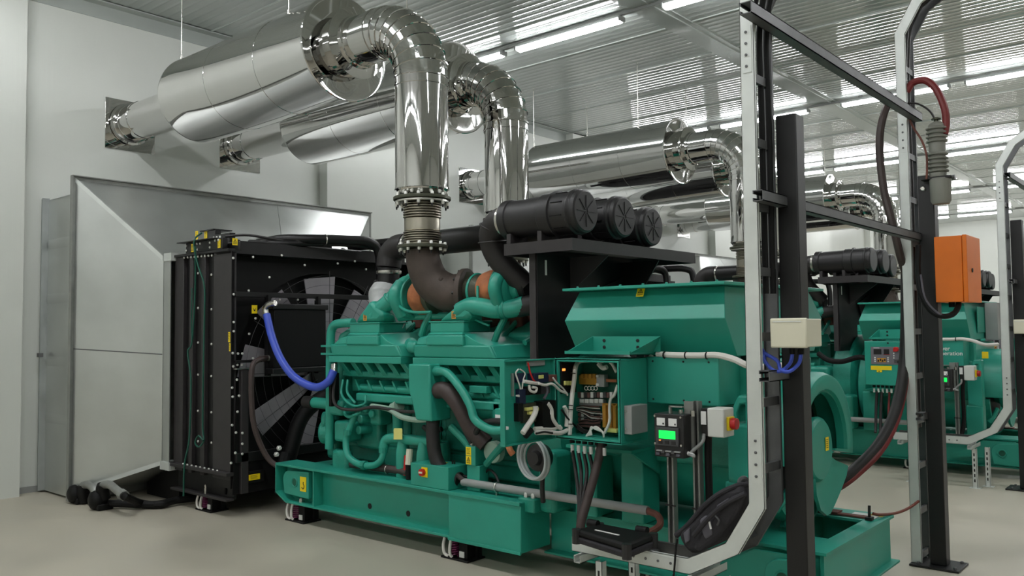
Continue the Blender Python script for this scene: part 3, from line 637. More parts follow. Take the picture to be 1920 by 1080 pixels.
# aftercooler housings and their inlet pipes
def housing(x0, x1, xr0, xr1, nb, nt, pipe, lx):
    """x0..x1 lower slab, xr0..xr1 riser box, nb/nt neck base and top (x, z) pairs"""
    yF, yB = 4.31, 4.7; z0, z1, z2, z3 = 1.392, 1.485, 1.56, 1.655
    def Q(xa, xb, za, zb, y): return [V(xa, y, za), V(xb, y, zb)]
    h = MB().prism([(x0, yF, z0), (x1, yF, z0), (x1-.05, yF-.012, z1), (x0-.02, yF-.012, z1)], (0, .03, 0))
    h.hexa([V(x0, yF+.01, z0), V(x1, yF+.01, z0), V(x1+.14, yB, z0), V(x0-.02, yB, z0)], [V(x0-.02, yF, z1), V(x1-.05, yF, z1), V(x1+.1, yB, z1+.02), V(x0-.02, yB, z1)])
    o = h.build('aftercooler_housing', 'green', t, bevel=.012)
    # left and right shoulders: wedge and long curved slope
    MB().hexa([V(x0-.0, yF, z1-.005), V(xr0, yF, z1-.005), V(xr0, yB-.05, z1-.005), V(x0, yB-.05, z1-.005)], [V(xr0-.13, yF+.02, z2-.02), V(xr0, yF+.02, z2), V(xr0, yB-.1, z2), V(xr0-.13, yB-.1, z2-.02)]).build('shoulder', 'green', o, bevel=.015)
    P = [(xr1, z1-.005)]+[(xr1+(x1-.06-xr1)*(1-f), z1-.002+(z3-.09-z1)*f**1.6) for f in (0, .2, .4, .6, .8, 1.0)]
    MB().prism([(x, yF+.01, z) for x, z in P], (.09, .33, 0.02)).build('shoulder', 'green', o, bevel=.01, ang=60)
    MB().hexa([V(xr0-.01, yF-.022, z1-.004), V(xr1+.01, yF-.022, z1-.004), V(xr1+.01, yB-.06, z1-.004), V(xr0-.01, yB-.06, z1-.004)], [V(xr0-.0, yF-.018, z2), V(xr1+.0, yF-.018, z2), V(xr1, yB-.08, z2), V(xr0, yB-.08, z2)]).build('riser_box', 'green', o, bevel=.012)
    MB().hexa([V(xr0-.0, yF-.018, z2), V(xr1+.0, yF-.018, z2), V(xr1, yB-.08, z2), V(xr0, yB-.08, z2)], [V(xr0+.015, yF+.012, z2+.02), V(xr1-.015, yF+.012, z2+.02), V(xr1-.015, yB-.1, z2+.02), V(xr0+.015, yB-.1, z2+.02)]).build('riser_box', 'green', o, bevel=.006)
    MB().box(xr0+.012, xr1-.008, yF+.006, yB-.1, z2+.015, z3).build('riser_box', 'green', o, bevel=.008)
    MB().box(xr0+.0, xr1+.004, yF+.0, yB-.09, z3-.006, z3+.004).build('joint_flange', 'green', o, bevel=.003)
    b_ = [V(nb[0][0], yF+.008, nb[0][1]), V(nb[1][0], yF+.008, nb[1][1])]; c_ = [V(nt[1][0], yF-.012, nt[1][1]), V(nt[0][0], yF-.012, nt[0][1])]
    MB().hexa([b_[0], b_[1], c_[0], c_[1]], [q+V(0, .2, 0) for q in (b_[0], b_[1])]+[q+V(0, .13, 0) for q in c_]).build('neck', 'green', o, bevel=.035, ang=60)
    MB().tube(pipe, .064, 20, 8).build('inlet_pipe', 'green', o, ang=60)
    sticker(o, V(lx, yF+.002, 1.7), (1, 0, 0), (0, 0, 1), .042, .055, 'warn', m='orange_label')
    return o
housing(-5.64, -4.8, -5.43, -5.05, ((-5.38, 1.655), (-5.06, 1.655)), ((-5.15, 1.84), (-4.99, 1.71)), [V(-5.16, 4.37, 1.71), V(-5.1, 4.37, 1.76), V(-5.04, 4.39, 1.81), V(-4.96, 4.44, 1.89), V(-4.86, 4.5, 1.99)], -5.22)
housing(-4.65, -3.84, -4.5, -4.14, ((-4.43, 1.655), (-4.13, 1.655)), ((-4.14, 1.81), (-4.06, 1.70)), [V(-4.22, 4.36, 1.73), V(-4.12, 4.36, 1.76), V(-4.03, 4.36, 1.755), V(-3.92, 4.38, 1.735), V(-3.8, 4.42, 1.735), V(-3.7, 4.46, 1.76)], -4.24)
for c_, d in (((-5.02, 4.4, 1.83), (.1, .05, .09)), ((-4.98, 4.43, 1.87), (.1, .05, .09)), ((-3.86, 4.4, 1.735), (1, .2, .05)), ((-3.83, 4.41, 1.735), (1, .2, .05))):
    MB().torus(c_, d, .064, .009, 24, 6).build('hose_clamp', 'green', t)
# rocker covers between the banks
for s in (1, -1):
    for k in range(7):
        x = -5.48+k*.265
        def q(dx, a, z): return V(x+dx, EY+(a-EY)*s, z)
        MB().hexa([q(-.115, 4.66, 1.40), q(.115, 4.66, 1.40), q(.115, 4.93, 1.5), q(-.115, 4.93, 1.5)], [q(-.105, 4.6, 1.56), q(.105, 4.6, 1.56), q(.105, 4.86, 1.68), q(-.105, 4.86, 1.68)]).build('rocker_cover', 'green', t, bevel=.025)
for k in range(7): MB().tube([V(-5.36+k*.27, 4.5, 1.5), V(-5.36+k*.27, 4.6, 1.55), V(-5.34+k*.27, 4.75, 1.68)], .02, 8).build('branch_pipe', 'green', t)
MB().cyl((-4.84, 4.45, 1.49), (-4.72, 4.36, 1.47), .05, n=14).build('coupling', 'green', t, bevel=.01)
MB().cyl((-4.72, 4.34, 1.47), (-4.64, 4.34, 1.465), .05, n=14).build('coupling', 'green', t, bevel=.012)
MB().cyl((-5.2, 4.86, 1.71), (-3.75, 4.86, 1.71), .085, n=18).build('exhaust_manifold', 'rust_dark', t)
MB().cyl((-5.2, 5.2, 1.71), (-3.75, 5.2, 1.71), .085, n=18).build('exhaust_manifold', 'rust_dark', t)
for k in range(6): MB().box(-5.1+k*.26, -4.98+k*.26, 4.7, 4.86, 1.6, 1.74).build('manifold_runner', 'rust_dark', t, bevel=.02)
MB().tube([V(-5.0, 4.48, 1.69), V(-4.8, 4.46, 1.7), V(-4.4, 4.5, 1.7)], .028, 10).build('water_pipe', 'green', t)
MB().tube([V(-4.72, 4.45, 1.55), V(-4.67, 4.44, 1.64), V(-4.6, 4.47, 1.76)], .026, 10).build('brace', 'green', t)
MB().tube([V(-3.98, 4.45, 1.5), V(-3.93, 4.44, 1.58), V(-3.88, 4.46, 1.68)], .024, 10).build('brace', 'green', t)
MB().tube([V(-4.25, 4.42, 1.72), V(-4.1, 4.4, 1.66), V(-3.98, 4.4, 1.62)], .008, 8).build('thin_pipe', 'green', t)
MB().tube([V(-4.9, 4.4, 1.96), V(-4.87, 4.33, 1.86), V(-4.79, 4.3, 1.77), V(-4.65, 4.29, 1.73), V(-4.48, 4.32, 1.725)], .011, 8).build('thin_pipe', 'green', t)
# turbochargers, one facing each way on the camera side
def turbo(xc, s, y, z):
    """s = +1: compressor towards +X"""
    o = MB().lathe((xc, y, z), (s, 0, 0), [(-.13, .1), (-.12, .125), (-.06, .14), (-.01, .14), (.03, .115), (.05, .08)], 32).build('turbine_housing', 'rust', t, ang=50)
    MB().lathe((xc+s*.05, y, z), (s, 0, 0), [(0, .09), (.01, .15), (.04, .17), (.09, .17), (.115, .14), (.12, .09), (.17, .085), (.18, .07)], 32).build('compressor_housing', 'green', t, ang=50)
    MB().torus((xc+s*.05, y, z), (1, 0, 0), .155, .012, 32, 6).build('clamp_band', 'green', t)
    MB().lathe((xc+s*.22, y, z), (s, 0, 0), [(0, .075), (.05, .08), (.06, .07)], 24).build('inlet_ring', 'black', t)
    MB().tube([V(xc+s*.11, y-.1, z+.1), V(xc+s*.11, y-.17, z-.0), V(xc+s*.1, y-.1, z-.14)], .05, 12).build('volute', 'green', t)
turbo(-3.97, 1, 4.5, 1.88)
turbo(-4.74, -1, 4.46, 1.85)
MB().lathe((-4.62, 4.46, 1.85), (1, 0, 0), [(0, .12), (.02, .135), (.06, .135), (.08, .1), (.3, .1)], 28).build('exhaust_collector', 'olive_iron', t)
MB().lathe((-4.3, 4.5, 1.87), (1, 0.0, 0), [(0, .15), (.04, .15), (.06, .11), (.1, .1), (.12, .125), (.14, .125), (.22, .11), (.24, .13), (.27, .13)], 28).build('exhaust_collector', 'olive_iron', t, ang=40)
MB().torus((-4.17, 4.5, 1.87), (1, 0, 0), .125, .012, 28, 6).build('clamp_band', 'green', t)
MB().tube([V(-4.05, 4.36, 1.9), V(-4.03, 4.34, 1.8), V(-4.02, 4.36, 1.72)], .01, 8).build('thin_pipe', 'green', t)
# front end: gear case, pumps and coolant pipes
MB().box(-5.98, -5.84, 4.5, 5.56, .5, 1.3).build('gear_case', 'green_cast', t, bevel=.04)
MB().box(-5.86, -5.68, 4.44, 4.66, .98, 1.3).build('support_bracket', 'green', t, bevel=.012)
for z0, z1, x0, x1 in ((.9, 1.03, -5.74, -5.56), (.69, .86, -5.66, -5.48)): MB().box(x0, x1, 4.34, 4.5, z0, z1).build('pump_block', 'green', t, bevel=.025)
MB().cyl((-5.86, 4.38, .75), (-5.74, 4.44, .75), .1, n=20).build('water_pump', 'green_cast', t, bevel=.02)
MB().cyl((-5.84, 4.36, .84), (-5.8, 4.4, .84), .08, n=16).build('water_pump', 'green_cast', t, bevel=.02)
MB().box(-5.6, -5.3, 4.52, 4.66, .62, 1.02).build('fuel_pump', 'green_cast', t, bevel=.03)
for x, z in ((-5.34, .97), (-5.26, .93), (-5.4, .88), (-5.42, .79)): MB().cyl((x, 4.4, z), (x+.01, 4.54, z), .035, n=12).build('pump_fitting', 'green', t, bevel=.008)
MB().box(-5.3, -5.18, 4.42, 4.56, .84, 1.02).build('fuel_pump', 'green_cast', t, bevel=.02)
MB().tube([V(-5.5, 4.34, .98), V(-5.46, 4.3, .93), V(-5.4, 4.3, .91), V(-5.3, 4.34, .95)], .012, 8).build('fuel_line', 'green', t)
MB().tube([V(-5.74, 4.36, .62), V(-5.73, 4.36, 1.0), V(-5.73, 4.36, 1.3), V(-5.72, 4.36, 1.56), V(-5.68, 4.36, 1.635), V(-5.6, 4.36, 1.655), V(-5.45, 4.38, 1.66)], .037, 14, 8).build('coolant_pipe', 'green', t)
MB().tube([V(-5.66, 4.42, 1.2), V(-5.65, 4.42, 1.5), V(-5.62, 4.44, 1.56), V(-5.55, 4.48, 1.6), V(-5.46, 4.52, 1.64)], .033, 14, 8).build('coolant_pipe', 'green', t)
for z in (1.47, 1.405): 
    MB().box(-5.79, -5.6, 4.31, 4.46, z-.008, z+.008).build('pipe_clamp', 'green', t)
MB().tube([V(-6.02, 4.4, .985), V(-5.85, 4.4, .985), V(-5.68, 4.4, .985)], .046, 14, 0).build('coolant_pipe', 'green', t)
MB().cyl((-6.12, 4.4, .985), (-6.0, 4.4, .985), .054, n=16).build('rubber_coupling', 'rubber', t)
MB().tube([V(-5.4, 4.36, .92), V(-5.43, 4.33, .82), V(-5.47, 4.32, .72), V(-5.42, 4.3, .6), V(-5.28, 4.3, .545), V(-5.12, 4.31, .55), V(-5.05, 4.33, .6), V(-5.045, 4.35, .68)], .027, 12).build('fuel_hose', 'green', t)
for c_, d in (((-5.45, 4.32, .78), (0, 0, 1)), ((-5.22, 4.3, .542), (1, 0, 0)), ((-5.046, 4.345, .67), (0, 0, 1))): MB().cyl(V(*c_)-V(*d)*.02, V(*c_)+V(*d)*.02, .036, n=10).build('hose_nut', 'green_cast', t)
MB().tube([V(-5.05, 4.35, .68), V(-5.03, 4.36, .745), V(-4.94, 4.38, .765), V(-4.72, 4.39, .765), V(-4.5, 4.4, .765)], .04, 12).build('filter_header', 'green', t)
for x, y in ((-4.87, 4.39), (-4.64, 4.39), (-4.5, 4.44), (-4.75, 4.54), (-4.58, 4.54)):
    f_ = MB().lathe((x, y, .4), (0, 0, 1), [(0, .045), (.02, .055), (.28, .055), (.3, .048), (.36, .04)], 20).build('oil_filter', 'green', t)
    if y == 4.39: MB().lathe((x, y, .6), (0, 0, 1), [(0, .0565), (.06, .0565)], 10, a0=R(-70), a1=R(20), cap=False).build('filter_label', 'white_label', f_)
MB().tube([V(-4.98, 4.44, .72), V(-4.96, 4.42, .9), V(-4.95, 4.4, 1.0)], .042, 12, 0).build('oil_filler', 'green', t); MB().cyl((-4.98, 4.4, .99), (-4.91, 4.39, 1.02), .048, n=14).build('filler_cap', 'pale_green', t)
MB().tube([V(-4.7, 4.45, .86), V(-4.6, 4.42, .84), V(-4.5, 4.44, .86)], .02, 8).build('drain_line', 'rubber', t)
MB().tube([V(-4.76, 4.36, .7), V(-4.755, 4.34, .585)], .026, 10, 0).build('sensor', 'cream', t); MB().tube([V(-4.8, 4.36, .65), V(-4.8, 4.35, .5)], .017, 8, 0).build('sensor_tag', 'red', t); MB().tube([V(-4.755, 4.34, .585), V(-4.75, 4.34, .48)], .023, 8, 0).build('sensor_lead', 'soot', t)
MB().tube([V(-5.2, 4.36, 1.0), V(-4.98, 4.34, .99), V(-4.8, 4.32, .94), V(-4.6, 4.32, .93), V(-4.45, 4.3, .96)], .021, 10).build('fuel_hose', 'pale_green', t)
# engine control box with hoses
o = MB(); o.prism([(-4.6, 4.2, 1.35), (-4.6, 4.2, 1.17), (-4.52, 4.2, .945), (-4.36, 4.2, .945), (-4.375, 4.2, 1.17), (-4.375, 4.2, 1.35)], (0, .2, 0)); ob = o.build('engine_control_box', 'green', t, bevel=.012)
MB().tube([V(-4.37, 4.26, 1.3), V(-4.24, 4.24, 1.29), V(-4.1, 4.22, 1.2), V(-4.0, 4.22, 1.08), V(-3.95, 4.22, .98), V(-3.82, 4.24, .92), V(-3.68, 4.26, .93)], .03, 12).build('braided_hose', 'green', t)
MB().cyl((-4.38, 4.26, 1.3), (-4.32, 4.26, 1.3), .036, n=12).build('hose_nut', 'green', t)
MB().tube([V(-4.38, 4.28, 1.16), V(-4.26, 4.26, 1.16), V(-4.16, 4.28, 1.06), V(-4.08, 4.32, .9), V(-3.98, 4.36, .8)], .06, 16).build('breather_hose', 'hose_brown', t)
MB().tube([V(-4.44, 4.3, 1.0), V(-4.43, 4.28, .85), V(-4.4, 4.28, .68), V(-4.32, 4.3, .57), V(-4.2, 4.32, .54)], .05, 14).build('breather_hose', 'rubber', t)
MB().tube([V(-4.2, 4.32, 1.0), V(-4.14, 4.31, .9), V(-4.1, 4.34, .8)], .02, 10).build('harness', 'rubber', t)
MB().tube([V(-3.6, 4.28, .96), V(-3.78, 4.26, .98), V(-3.93, 4.27, .95), V(-4.02, 4.3, .88), V(-4.06, 4.34, .8)], .022, 10).build('harness', 'rubber', t)
MB().tube([V(-4.3, 4.34, .9), V(-4.15, 4.34, .8), V(-4.05, 4.34, .7)], .03, 10).build('braided_hose', 'green_cast', t)
MB().lathe((-3.92, 4.4, .75), (0, -1, 0), [(0, .075), (.05, .075), (.055, .068)], 24).build('access_cover', 'pale_green', t)
MB().box(-3.95, -3.62, 4.36, 4.6, .95, 1.12).build('starter_motor', 'green_cast', t, bevel=.04)
MB().cyl((-4.3, 4.45, 1.02), (-3.7, 4.45, 1.05), .075, n=18).build('starter_motor', 'green_cast', t, bevel=.02)
MB().box(-3.83, -3.72, 4.28, 4.36, .98, 1.06).build('sensor_box', 'green', t, bevel=.006); MB().box(-3.82, -3.76, 4.276, 4.28, .985, 1.02).build('sensor_label', 'white_label', t)
MB().box(-4.12, -3.96, 4.34, 4.42, 1.15, 1.2).build('connector_block', 'green', t, bevel=.005)
MB().tube([V(-3.98, 4.36, .66), V(-3.82, 4.34, .8), V(-3.7, 4.34, .88)], .026, 10).build('dipstick_tube', 'green_cast', t); MB().cyl((-3.76, 4.45, 1.745), (-3.58, 4.5, 1.77), .07, n=18).build('rubber_coupling', 'rubber', t)
MB().tube([V(-5.6, 4.31, 1.22), V(-5.57, 4.27, 1.05), V(-5.48, 4.26, .98), V(-5.3, 4.28, .97), V(-5.1, 4.3, 1.0), V(-4.8, 4.34, .98), V(-4.55, 4.3, 1.0)], .013, 8).build('wiring', 'rubber', t)
MB().tube([V(-5.52, 4.33, 1.2), V(-5.5, 4.3, 1.08), V(-5.36, 4.3, 1.0), V(-5.24, 4.32, 1.02), V(-5.25, 4.34, 1.08)], .01, 8).build('wiring', 'green', t)
MB().tube([V(-5.46, 4.33, 1.2), V(-5.44, 4.31, 1.1), V(-5.34, 4.31, 1.02)], .01, 8).build('wiring', 'green', t)
MB().box(-5.64, -5.61, 4.28, 4.36, .98, 1.25).build('wiring_duct', 'soot', t)
MB().box(-5.72, -5.52, 4.36, 4.44, .3, .62).build('engine_foot', 'green_cast', t, bevel=.03)
MB().box(-5.3, -4.2, 4.58, 4.66, .42, .64).build('side_plate', 'green_cast', t, bevel=.01)
MB().lathe((-3.6, EY, .92), (1, 0, 0), [(-.06, .5), (-.02, .56), (.18, .56), (.22, .5)], 40).build('flywheel_housing', 'green_cast', t, ang=40)
reg(t, 'large green V diesel engine with aftercooler housings and hoses, on the {s} base frame', ())

# ------------------------------------------------------------------ alternator
t = thing('alternator', '', 'alternator', (-2.6, EY, .4), 'green alternators')
AZ = .87
MB().lathe((-3.38, EY, AZ), (1, 0, 0), [(0, .45), (.04, .52), (.12, .52), (.16, .44), (1.08, .44), (1.1, .455), (1.2, .455), (1.22, .4)], 48).build('stator_frame', 'green', t, ang=40)
MB().box(-3.0, -2.12, 4.56, 5.5, .98, 1.4).build('air_casing', 'green', t, bevel=.02)
MB().box(-3.2, -2.15, 4.52, 4.6, .78, 1.2).build('side_casing', 'green_cast', t, bevel=.02)
for x0, x1, y0 in ((-2.93, -2.77, 4.44), (-3.27, -3.1, 4.42)):
    MB().box(x0, x1, y0, y0+.2, .4, .84).build('pedestal', 'green', t, bevel=.012)
MB().box(-3.2, -2.72, 4.24, 4.6, .855, .875).build('cabinet_shelf', 'green', t, bevel=.003)
MB().prism([(-2.74, 4.26, .855), (-2.74, 4.56, .855), (-2.74, 4.56, .7)], (.02, 0, 0)).build('shelf_gusset', 'green', t)
MB().box(-3.48, -3.34, 4.3, 4.5, .41, .8).build('pedestal', 'green_cast', t, bevel=.03)
MB().box(-3.6, -3.46, 4.24, 4.4, .41, .5).build('foot_pad', 'green_cast', t, bevel=.01)
bolts(t, [V(-3.56, 4.28, .5), V(-3.5, 4.28, .5)], (0, 0, 1), .015, .03)
# terminal box on top, folded sides
def prof(x, inset): return [V(x, 4.45, 1.43), V(x, 4.31, 1.645), V(x+inset, 4.41, 1.83), V(x+inset, 5.65, 1.83), V(x, 5.75, 1.645), V(x, 5.6, 1.43)]
b = MB(); a_, c_ = prof(-3.25, .05), prof(-2.14, -.05); b.add(a_+c_, [(0, 1, 2, 3, 4, 5), (11, 10, 9, 8, 7, 6)]+[(i, (i+1) % 6, 6+(i+1) % 6, 6+i) for i in range(6)])
tb = b.build('terminal_box', 'green', t, bevel=.004)
MB().box(-3.25, -2.13, 4.29, 5.77, 1.832, 1.85).build('lid', 'green', t, bevel=.003)
bolts(t, [V(-3.15+k*.16, 4.32, 1.85) for k in range(7)], (0, 0, 1), .008, .01, 'green')
sticker(t, at(1202, 548, y=4.37)+V(0, -.005, 0), (1, 0, 0), (0, .45, 1), .052, .06, 'warn')
b = MB().box(-2.138, -2.13, 4.75, 5.3, 1.5, 1.78); b.build('end_cover', 'green', t, bevel=.003)
tr = MB().box(-3.03, -2.55, 4.3, 4.31, 1.455, 1.545); tr.box(-3.06, -2.6, 4.06, 4.31, 1.445, 1.455)
tr.prism([(-3.06, 4.07, 1.455), (-3.03, 4.3, 1.545), (-3.03, 4.3, 1.455)], (.008, 0, 0)); tr.prism([(-2.61, 4.07, 1.455), (-2.55, 4.3, 1.545), (-2.6, 4.3, 1.455)], (.006, 0, 0)); tr.box(-3.06, -2.6, 4.055, 4.063, 1.445, 1.462)
tr.build('drip_tray', 'green', t)
bolts(t, [V(x, 4.3, z) for x in (-2.94, -2.7) for z in (1.48, 1.52)], (0, -1, 0), .011, .006, 'mark_black', 'tray_bolt')
MB().box(-2.645, -2.18, 4.3, 4.58, 1.155, 1.425).build('side_panel', 'green', t, bevel=.006)
bolts(t, [V(x, 4.3, z) for x in (-2.6, -2.4, -2.24) for z in (1.18, 1.4)], (0, -1, 0), .006, .005, 'mark_black', 'panel_screw')
# white cable bundle along the box
MB().tube([V(-2.58, 4.32, 1.44), V(-2.45, 4.3, 1.437), V(-2.3, 4.3, 1.437), V(-2.19, 4.3, 1.44), V(-2.08, 4.28, 1.42), V(-1.98, 4.3, 1.38), V(-1.9, 4.5, 1.38)], .018, 10).build('cable_bundle', 'white_wire', t)
for x in (-2.52, -2.38, -2.25): MB().torus((x, 4.3, 1.437), (1, 0, 0), .018, .005, 12, 5).build('cable_tie', 'mark_black', t)
MB().torus((-2.63, 4.34, 1.395), (.6, 1, .2), .035, .009, 18, 6).build('cable_loop', 'white_wire', t)
# end casting with eye, cowl and fan shield
e = MB(); e.plate([V(-2.17, 4.36, .72), V(-2.03, 4.36, .72), V(-2.03, 4.36, 1.22), V(-2.1, 4.36, 1.22), V(-2.17, 4.36, 1.08)], [V(-2.11, 4.36, 1.06), V(-2.06, 4.36, 1.06), V(-2.06, 4.36, 1.17), V(-2.09, 4.36, 1.17), V(-2.11, 4.36, 1.12)], (0, .12, 0)); e.box(-2.19, -2.03, 4.36, 4.5, .42, .74)
e.build('lifting_foot', 'green', t, bevel=.012)
sticker(t, V(-2.0, 4.4, 1.27), (1, 0, 0), (0, 0, 1), .06, .07, 'none')
# end shield: arched air outlet over the top, funnel guard below, round cap in the middle
u0 = frame((1, 0, 0))
def pol(a, r, x):
    """point at clock angle a (0 = up, 90 = away from the camera) round the shaft"""
    return V(x, EY+r*math.sin(R(a)), AZ+r*math.cos(R(a)))
xs = -1.985
def arc_shell(a0, a1, prof, name, m='green', n_=28, ang=40, bevel=0):
    b = MB(); k = len(prof); vs = [pol(a0+(a1-a0)*i/n_, r, xs+dx) for i in range(n_+1) for dx, r in prof]
    b.add(vs, [(i*k+j, i*k+(j+1) % k, (i+1)*k+(j+1) % k, (i+1)*k+j) for i in range(n_) for j in range(k)]+[tuple(range(k)), tuple(n_*k+j for j in range(k))])
    return b.build(name, m, t, ang=ang, bevel=bevel)
arc_shell(-95, 97, [(-.14, .45), (.09, .45), (.125, .435), (.135, .405), (.12, .35), (.1, .345), (.1, .335), (.105, .33), (.06, .33), (.06, .42), (-.14, .43)], 'outlet_hood')
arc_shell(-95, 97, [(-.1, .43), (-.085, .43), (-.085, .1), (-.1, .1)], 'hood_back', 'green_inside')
MB().hexa([pol(97, .2, xs-.1), pol(97, .45, xs-.1), pol(97, .45, xs+.12), pol(97, .2, xs+.1)], [pol(100, .2, xs-.1), pol(100, .45, xs-.1), pol(100, .45, xs+.12), pol(100, .2, xs+.1)]).build('hood_sill', 'green', t)
MB().hexa([pol(-97, .2, xs-.1), pol(-97, .45, xs-.1), pol(-97, .45, xs+.12), pol(-97, .2, xs+.1)], [pol(-95, .2, xs-.1), pol(-95, .45, xs-.1), pol(-95, .45, xs+.12), pol(-95, .2, xs+.1)]).build('hood_sill', 'green', t)
fan_ = [(110, .47), (118, .46), (132, .425), (150, .41), (164, .42), (172, .41), (186, .36), (200, .28), (212, .2)]
b = MB(); vs = []
for a, r in fan_: vs += [pol(a, .15, xs+.07), pol(a, .15+(r-.15)*.55, xs+.06), pol(a, r, xs+.09), pol(a, r+.004, xs+.07), pol(a, .15, xs+.03)]
k = 5; n_ = len(fan_)-1
b.add(vs, [(i*k+j, i*k+(j+1) % k, (i+1)*k+(j+1) % k, (i+1)*k+j) for i in range(n_) for j in range(k)]+[tuple(range(k)), tuple(n_*k+j for j in range(k))])
b.build('funnel_guard', 'green', t, ang=50)
for a in (160, 178, 205, 230): MB().tube([pol(a, .3, xs), pol(a, .42, xs-.02), pol(a+(4 if a < 180 else -4), .47, xs-.06)], .025, 8).build('guard_arm', 'green', t)
arc_shell(150, 260, [(-.12, .45), (-.03, .45), (-.03, .41), (-.12, .41)], 'lower_ring')
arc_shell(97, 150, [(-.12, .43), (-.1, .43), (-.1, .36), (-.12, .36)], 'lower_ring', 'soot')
MB().lathe((xs+.0, EY, AZ-.01), (1, 0, 0), [(-.1, .1), (0, .15), (.01, .185), (.06, .195), (.075, .19), (.09, .172), (.096, .1), (.098, 0)], 40, cap=False).build('end_cap', 'green', t, ang=35)
MB().lathe((xs-.09, EY, AZ), (1, 0, 0), [(0, .33), (.03, .33), (.035, .1)], 32, cap=False).build('inner_fan', 'soot', t)
sticker(t, (xs+.1, EY+.06, AZ+.02), (0, 1, 0), (0, 0, 1), .05, .08, 'lines')
MB().hexa([V(-2.12, 4.9, .40), V(-2.04, 4.9, .40), V(-2.04, 5.3, .40), V(-2.12, 5.3, .40)], [V(-2.12, 4.98, .47), V(-2.04, 4.98, .47), V(-2.04, 5.2, .47), V(-2.12, 5.2, .47)]).build('end_foot', 'green', t, bevel=.01)
reg(t, 'green alternator with a wide folded terminal box on the {s} base frame', ('bolt', 'panel_screw'))
ALT = t

# ------------------------------------------------------------------ control cabinet (open on the nearest set, shut on the others)
CX0, CX1, CY0, CY1, CZ0, CZ1 = -3.09, -2.63, 4.0, 4.28, .945, 1.42
def cabinet_box(t):
    b = MB().box(CX0, CX1, CY1-.01, CY1, CZ0, CZ1); b.box(CX0, CX0+.012, CY0, CY1, CZ0, CZ1); b.box(CX1-.012, CX1, CY0, CY1, CZ0, CZ1)
    b.box(CX0, CX1, CY0, CY1, CZ1-.012, CZ1); b.box(CX0, CX1, CY0, CY1, CZ0, CZ0+.012)
    b.build('body', 'green', t, bevel=.003)
def side_box(t):
    MB().box(CX1, CX1+.05, 4.03, 4.2, 1.0, 1.16).build('side_box', 'grey_paint', t, bevel=.004)
    for z in (1.03, 1.13): MB().cyl((CX1+.015, 4.03, z), (CX1+.015, 4.024, z), .006, n=8).build('screw', 'steel', t)
def glands(t):
    for k, x in enumerate((-3.03, -2.985, -2.94, -2.895, -2.85, -2.8)):
        g = MB().cyl((x, 4.08, CZ0), (x, 4.08, CZ0-.03), .016, n=10).build('cable_gland', 'soot', t)
        MB().cyl((x, 4.08, CZ0-.04), (x, 4.08, CZ0-.085), .011, n=8).build('cable_marker', 'white_label', g)
t = thing('control_cabinet', '', 'electrical cabinet', (-2.86, 4.14, CZ0))
cabinet_box(t); side_box(t); glands(t)
MB().plate([V(CX0, CY0, CZ0), V(CX1, CY0, CZ0), V(CX1, CY0, CZ1), V(CX0, CY0, CZ1)], [V(CX0+.022, CY0, CZ0+.02), V(CX1-.022, CY0, CZ0+.02), V(CX1-.022, CY0, CZ1-.02), V(CX0+.022, CY0, CZ1-.02)], (0, .02, 0)).build('front_frame', 'green', t, bevel=.003)
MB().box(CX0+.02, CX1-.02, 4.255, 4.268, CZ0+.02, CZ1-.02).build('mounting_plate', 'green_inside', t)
def ay(px_, py_, y=4.2): return at(px_, py_, y=y)
def plq(px0, py0, px1, py1, y, d, name, m, par, bev=.002):
    a = at(px0, py0, y=y); c_ = at(px1, py1, y=y); return MB().box(a.x, c_.x, y, y+d, c_.z, a.z).build(name, m, par, bevel=bev)
def wire(pts, r, name, m, par, y=4.2): return MB().tube([q if isinstance(q, Vector) else at(q[0], q[1], y=(q[2] if len(q) > 2 else y)) for q in pts], r, 8, 5).build(name, m, par)
def lw(px0, py0, px1, py1, th, name, m):
    a = at(px0, py0, x=CX0+.012); c_ = at(px1, py1, x=CX0+.012); return MB().box(CX0+.012, CX0+.012+th, min(a.y, c_.y), max(a.y, c_.y), min(a.z, c_.z), max(a.z, c_.z)).build(name, m, t, bevel=.002)
lw(1048, 677, 1076, 735, .02, 'relay_block', 'soot')
lw(1049, 691, 1054, 695, .026, 'indicator', 'led_orange')
for k in range(4): lw(1052+k*5.4, 714, 1055.5+k*5.4, 722, .03, 'fuse', 'yellow_pale')
wire([at(1068, 815, x=-3.03), at(1069, 790, x=-3.03), at(1070, 770, x=-3.03), at(1073, 740, x=-3.03), at(1077, 710, x=-3.03), at(1079, 690, x=-3.02), (1084, 679, 4.17), (1095, 676, 4.17), (1110, 675, 4.16)], .014, 'wire_loom', 'white_wire', t, 4.15)
wire([(1110, 675), (1125, 678), (1138, 676), (1148, 683), (1156, 698)], .01, 'wire_loom', 'white_wire', t, 4.16)
wire([(1122, 682), (1130, 690), (1138, 688)], .014, 'wire_loom', 'white_wire', t, 4.15)
wire([at(1062, 800, x=-3.04), at(1063, 775, x=-3.04), at(1058, 762, x=-3.04)], .012, 'wire_loom', 'white_wire', t)
for px_, py_ in ((1078, 690), (1075, 700), (1069, 760), (1069, 768), (1068, 795)): MB().torus(at(px_, py_, x=-3.03), (0, .1, 1), .015, .003, 12, 5).build('cable_tie', 'mark_black', t)
plq(1085, 703, 1122, 722, 4.21, .04, 'terminal_row', 'copper', t)
for k in range(4): plq(1088+k*7.5, 701, 1094+k*7.5, 710, 4.2, .02, 'terminal', 'amber', t)
plq(1118, 702, 1133, 726, 4.2, .045, 'connector', 'grey_paint', t); plq(1117, 703, 1122, 708, 4.195, .01, 'connector_pin', 'white_label', t); plq(1117, 719, 1122, 724, 4.195, .01, 'connector_pin', 'white_label', t)
plq(1133, 710, 1156, 717, 4.22, .012, 'copper_bar', 'rust', t)
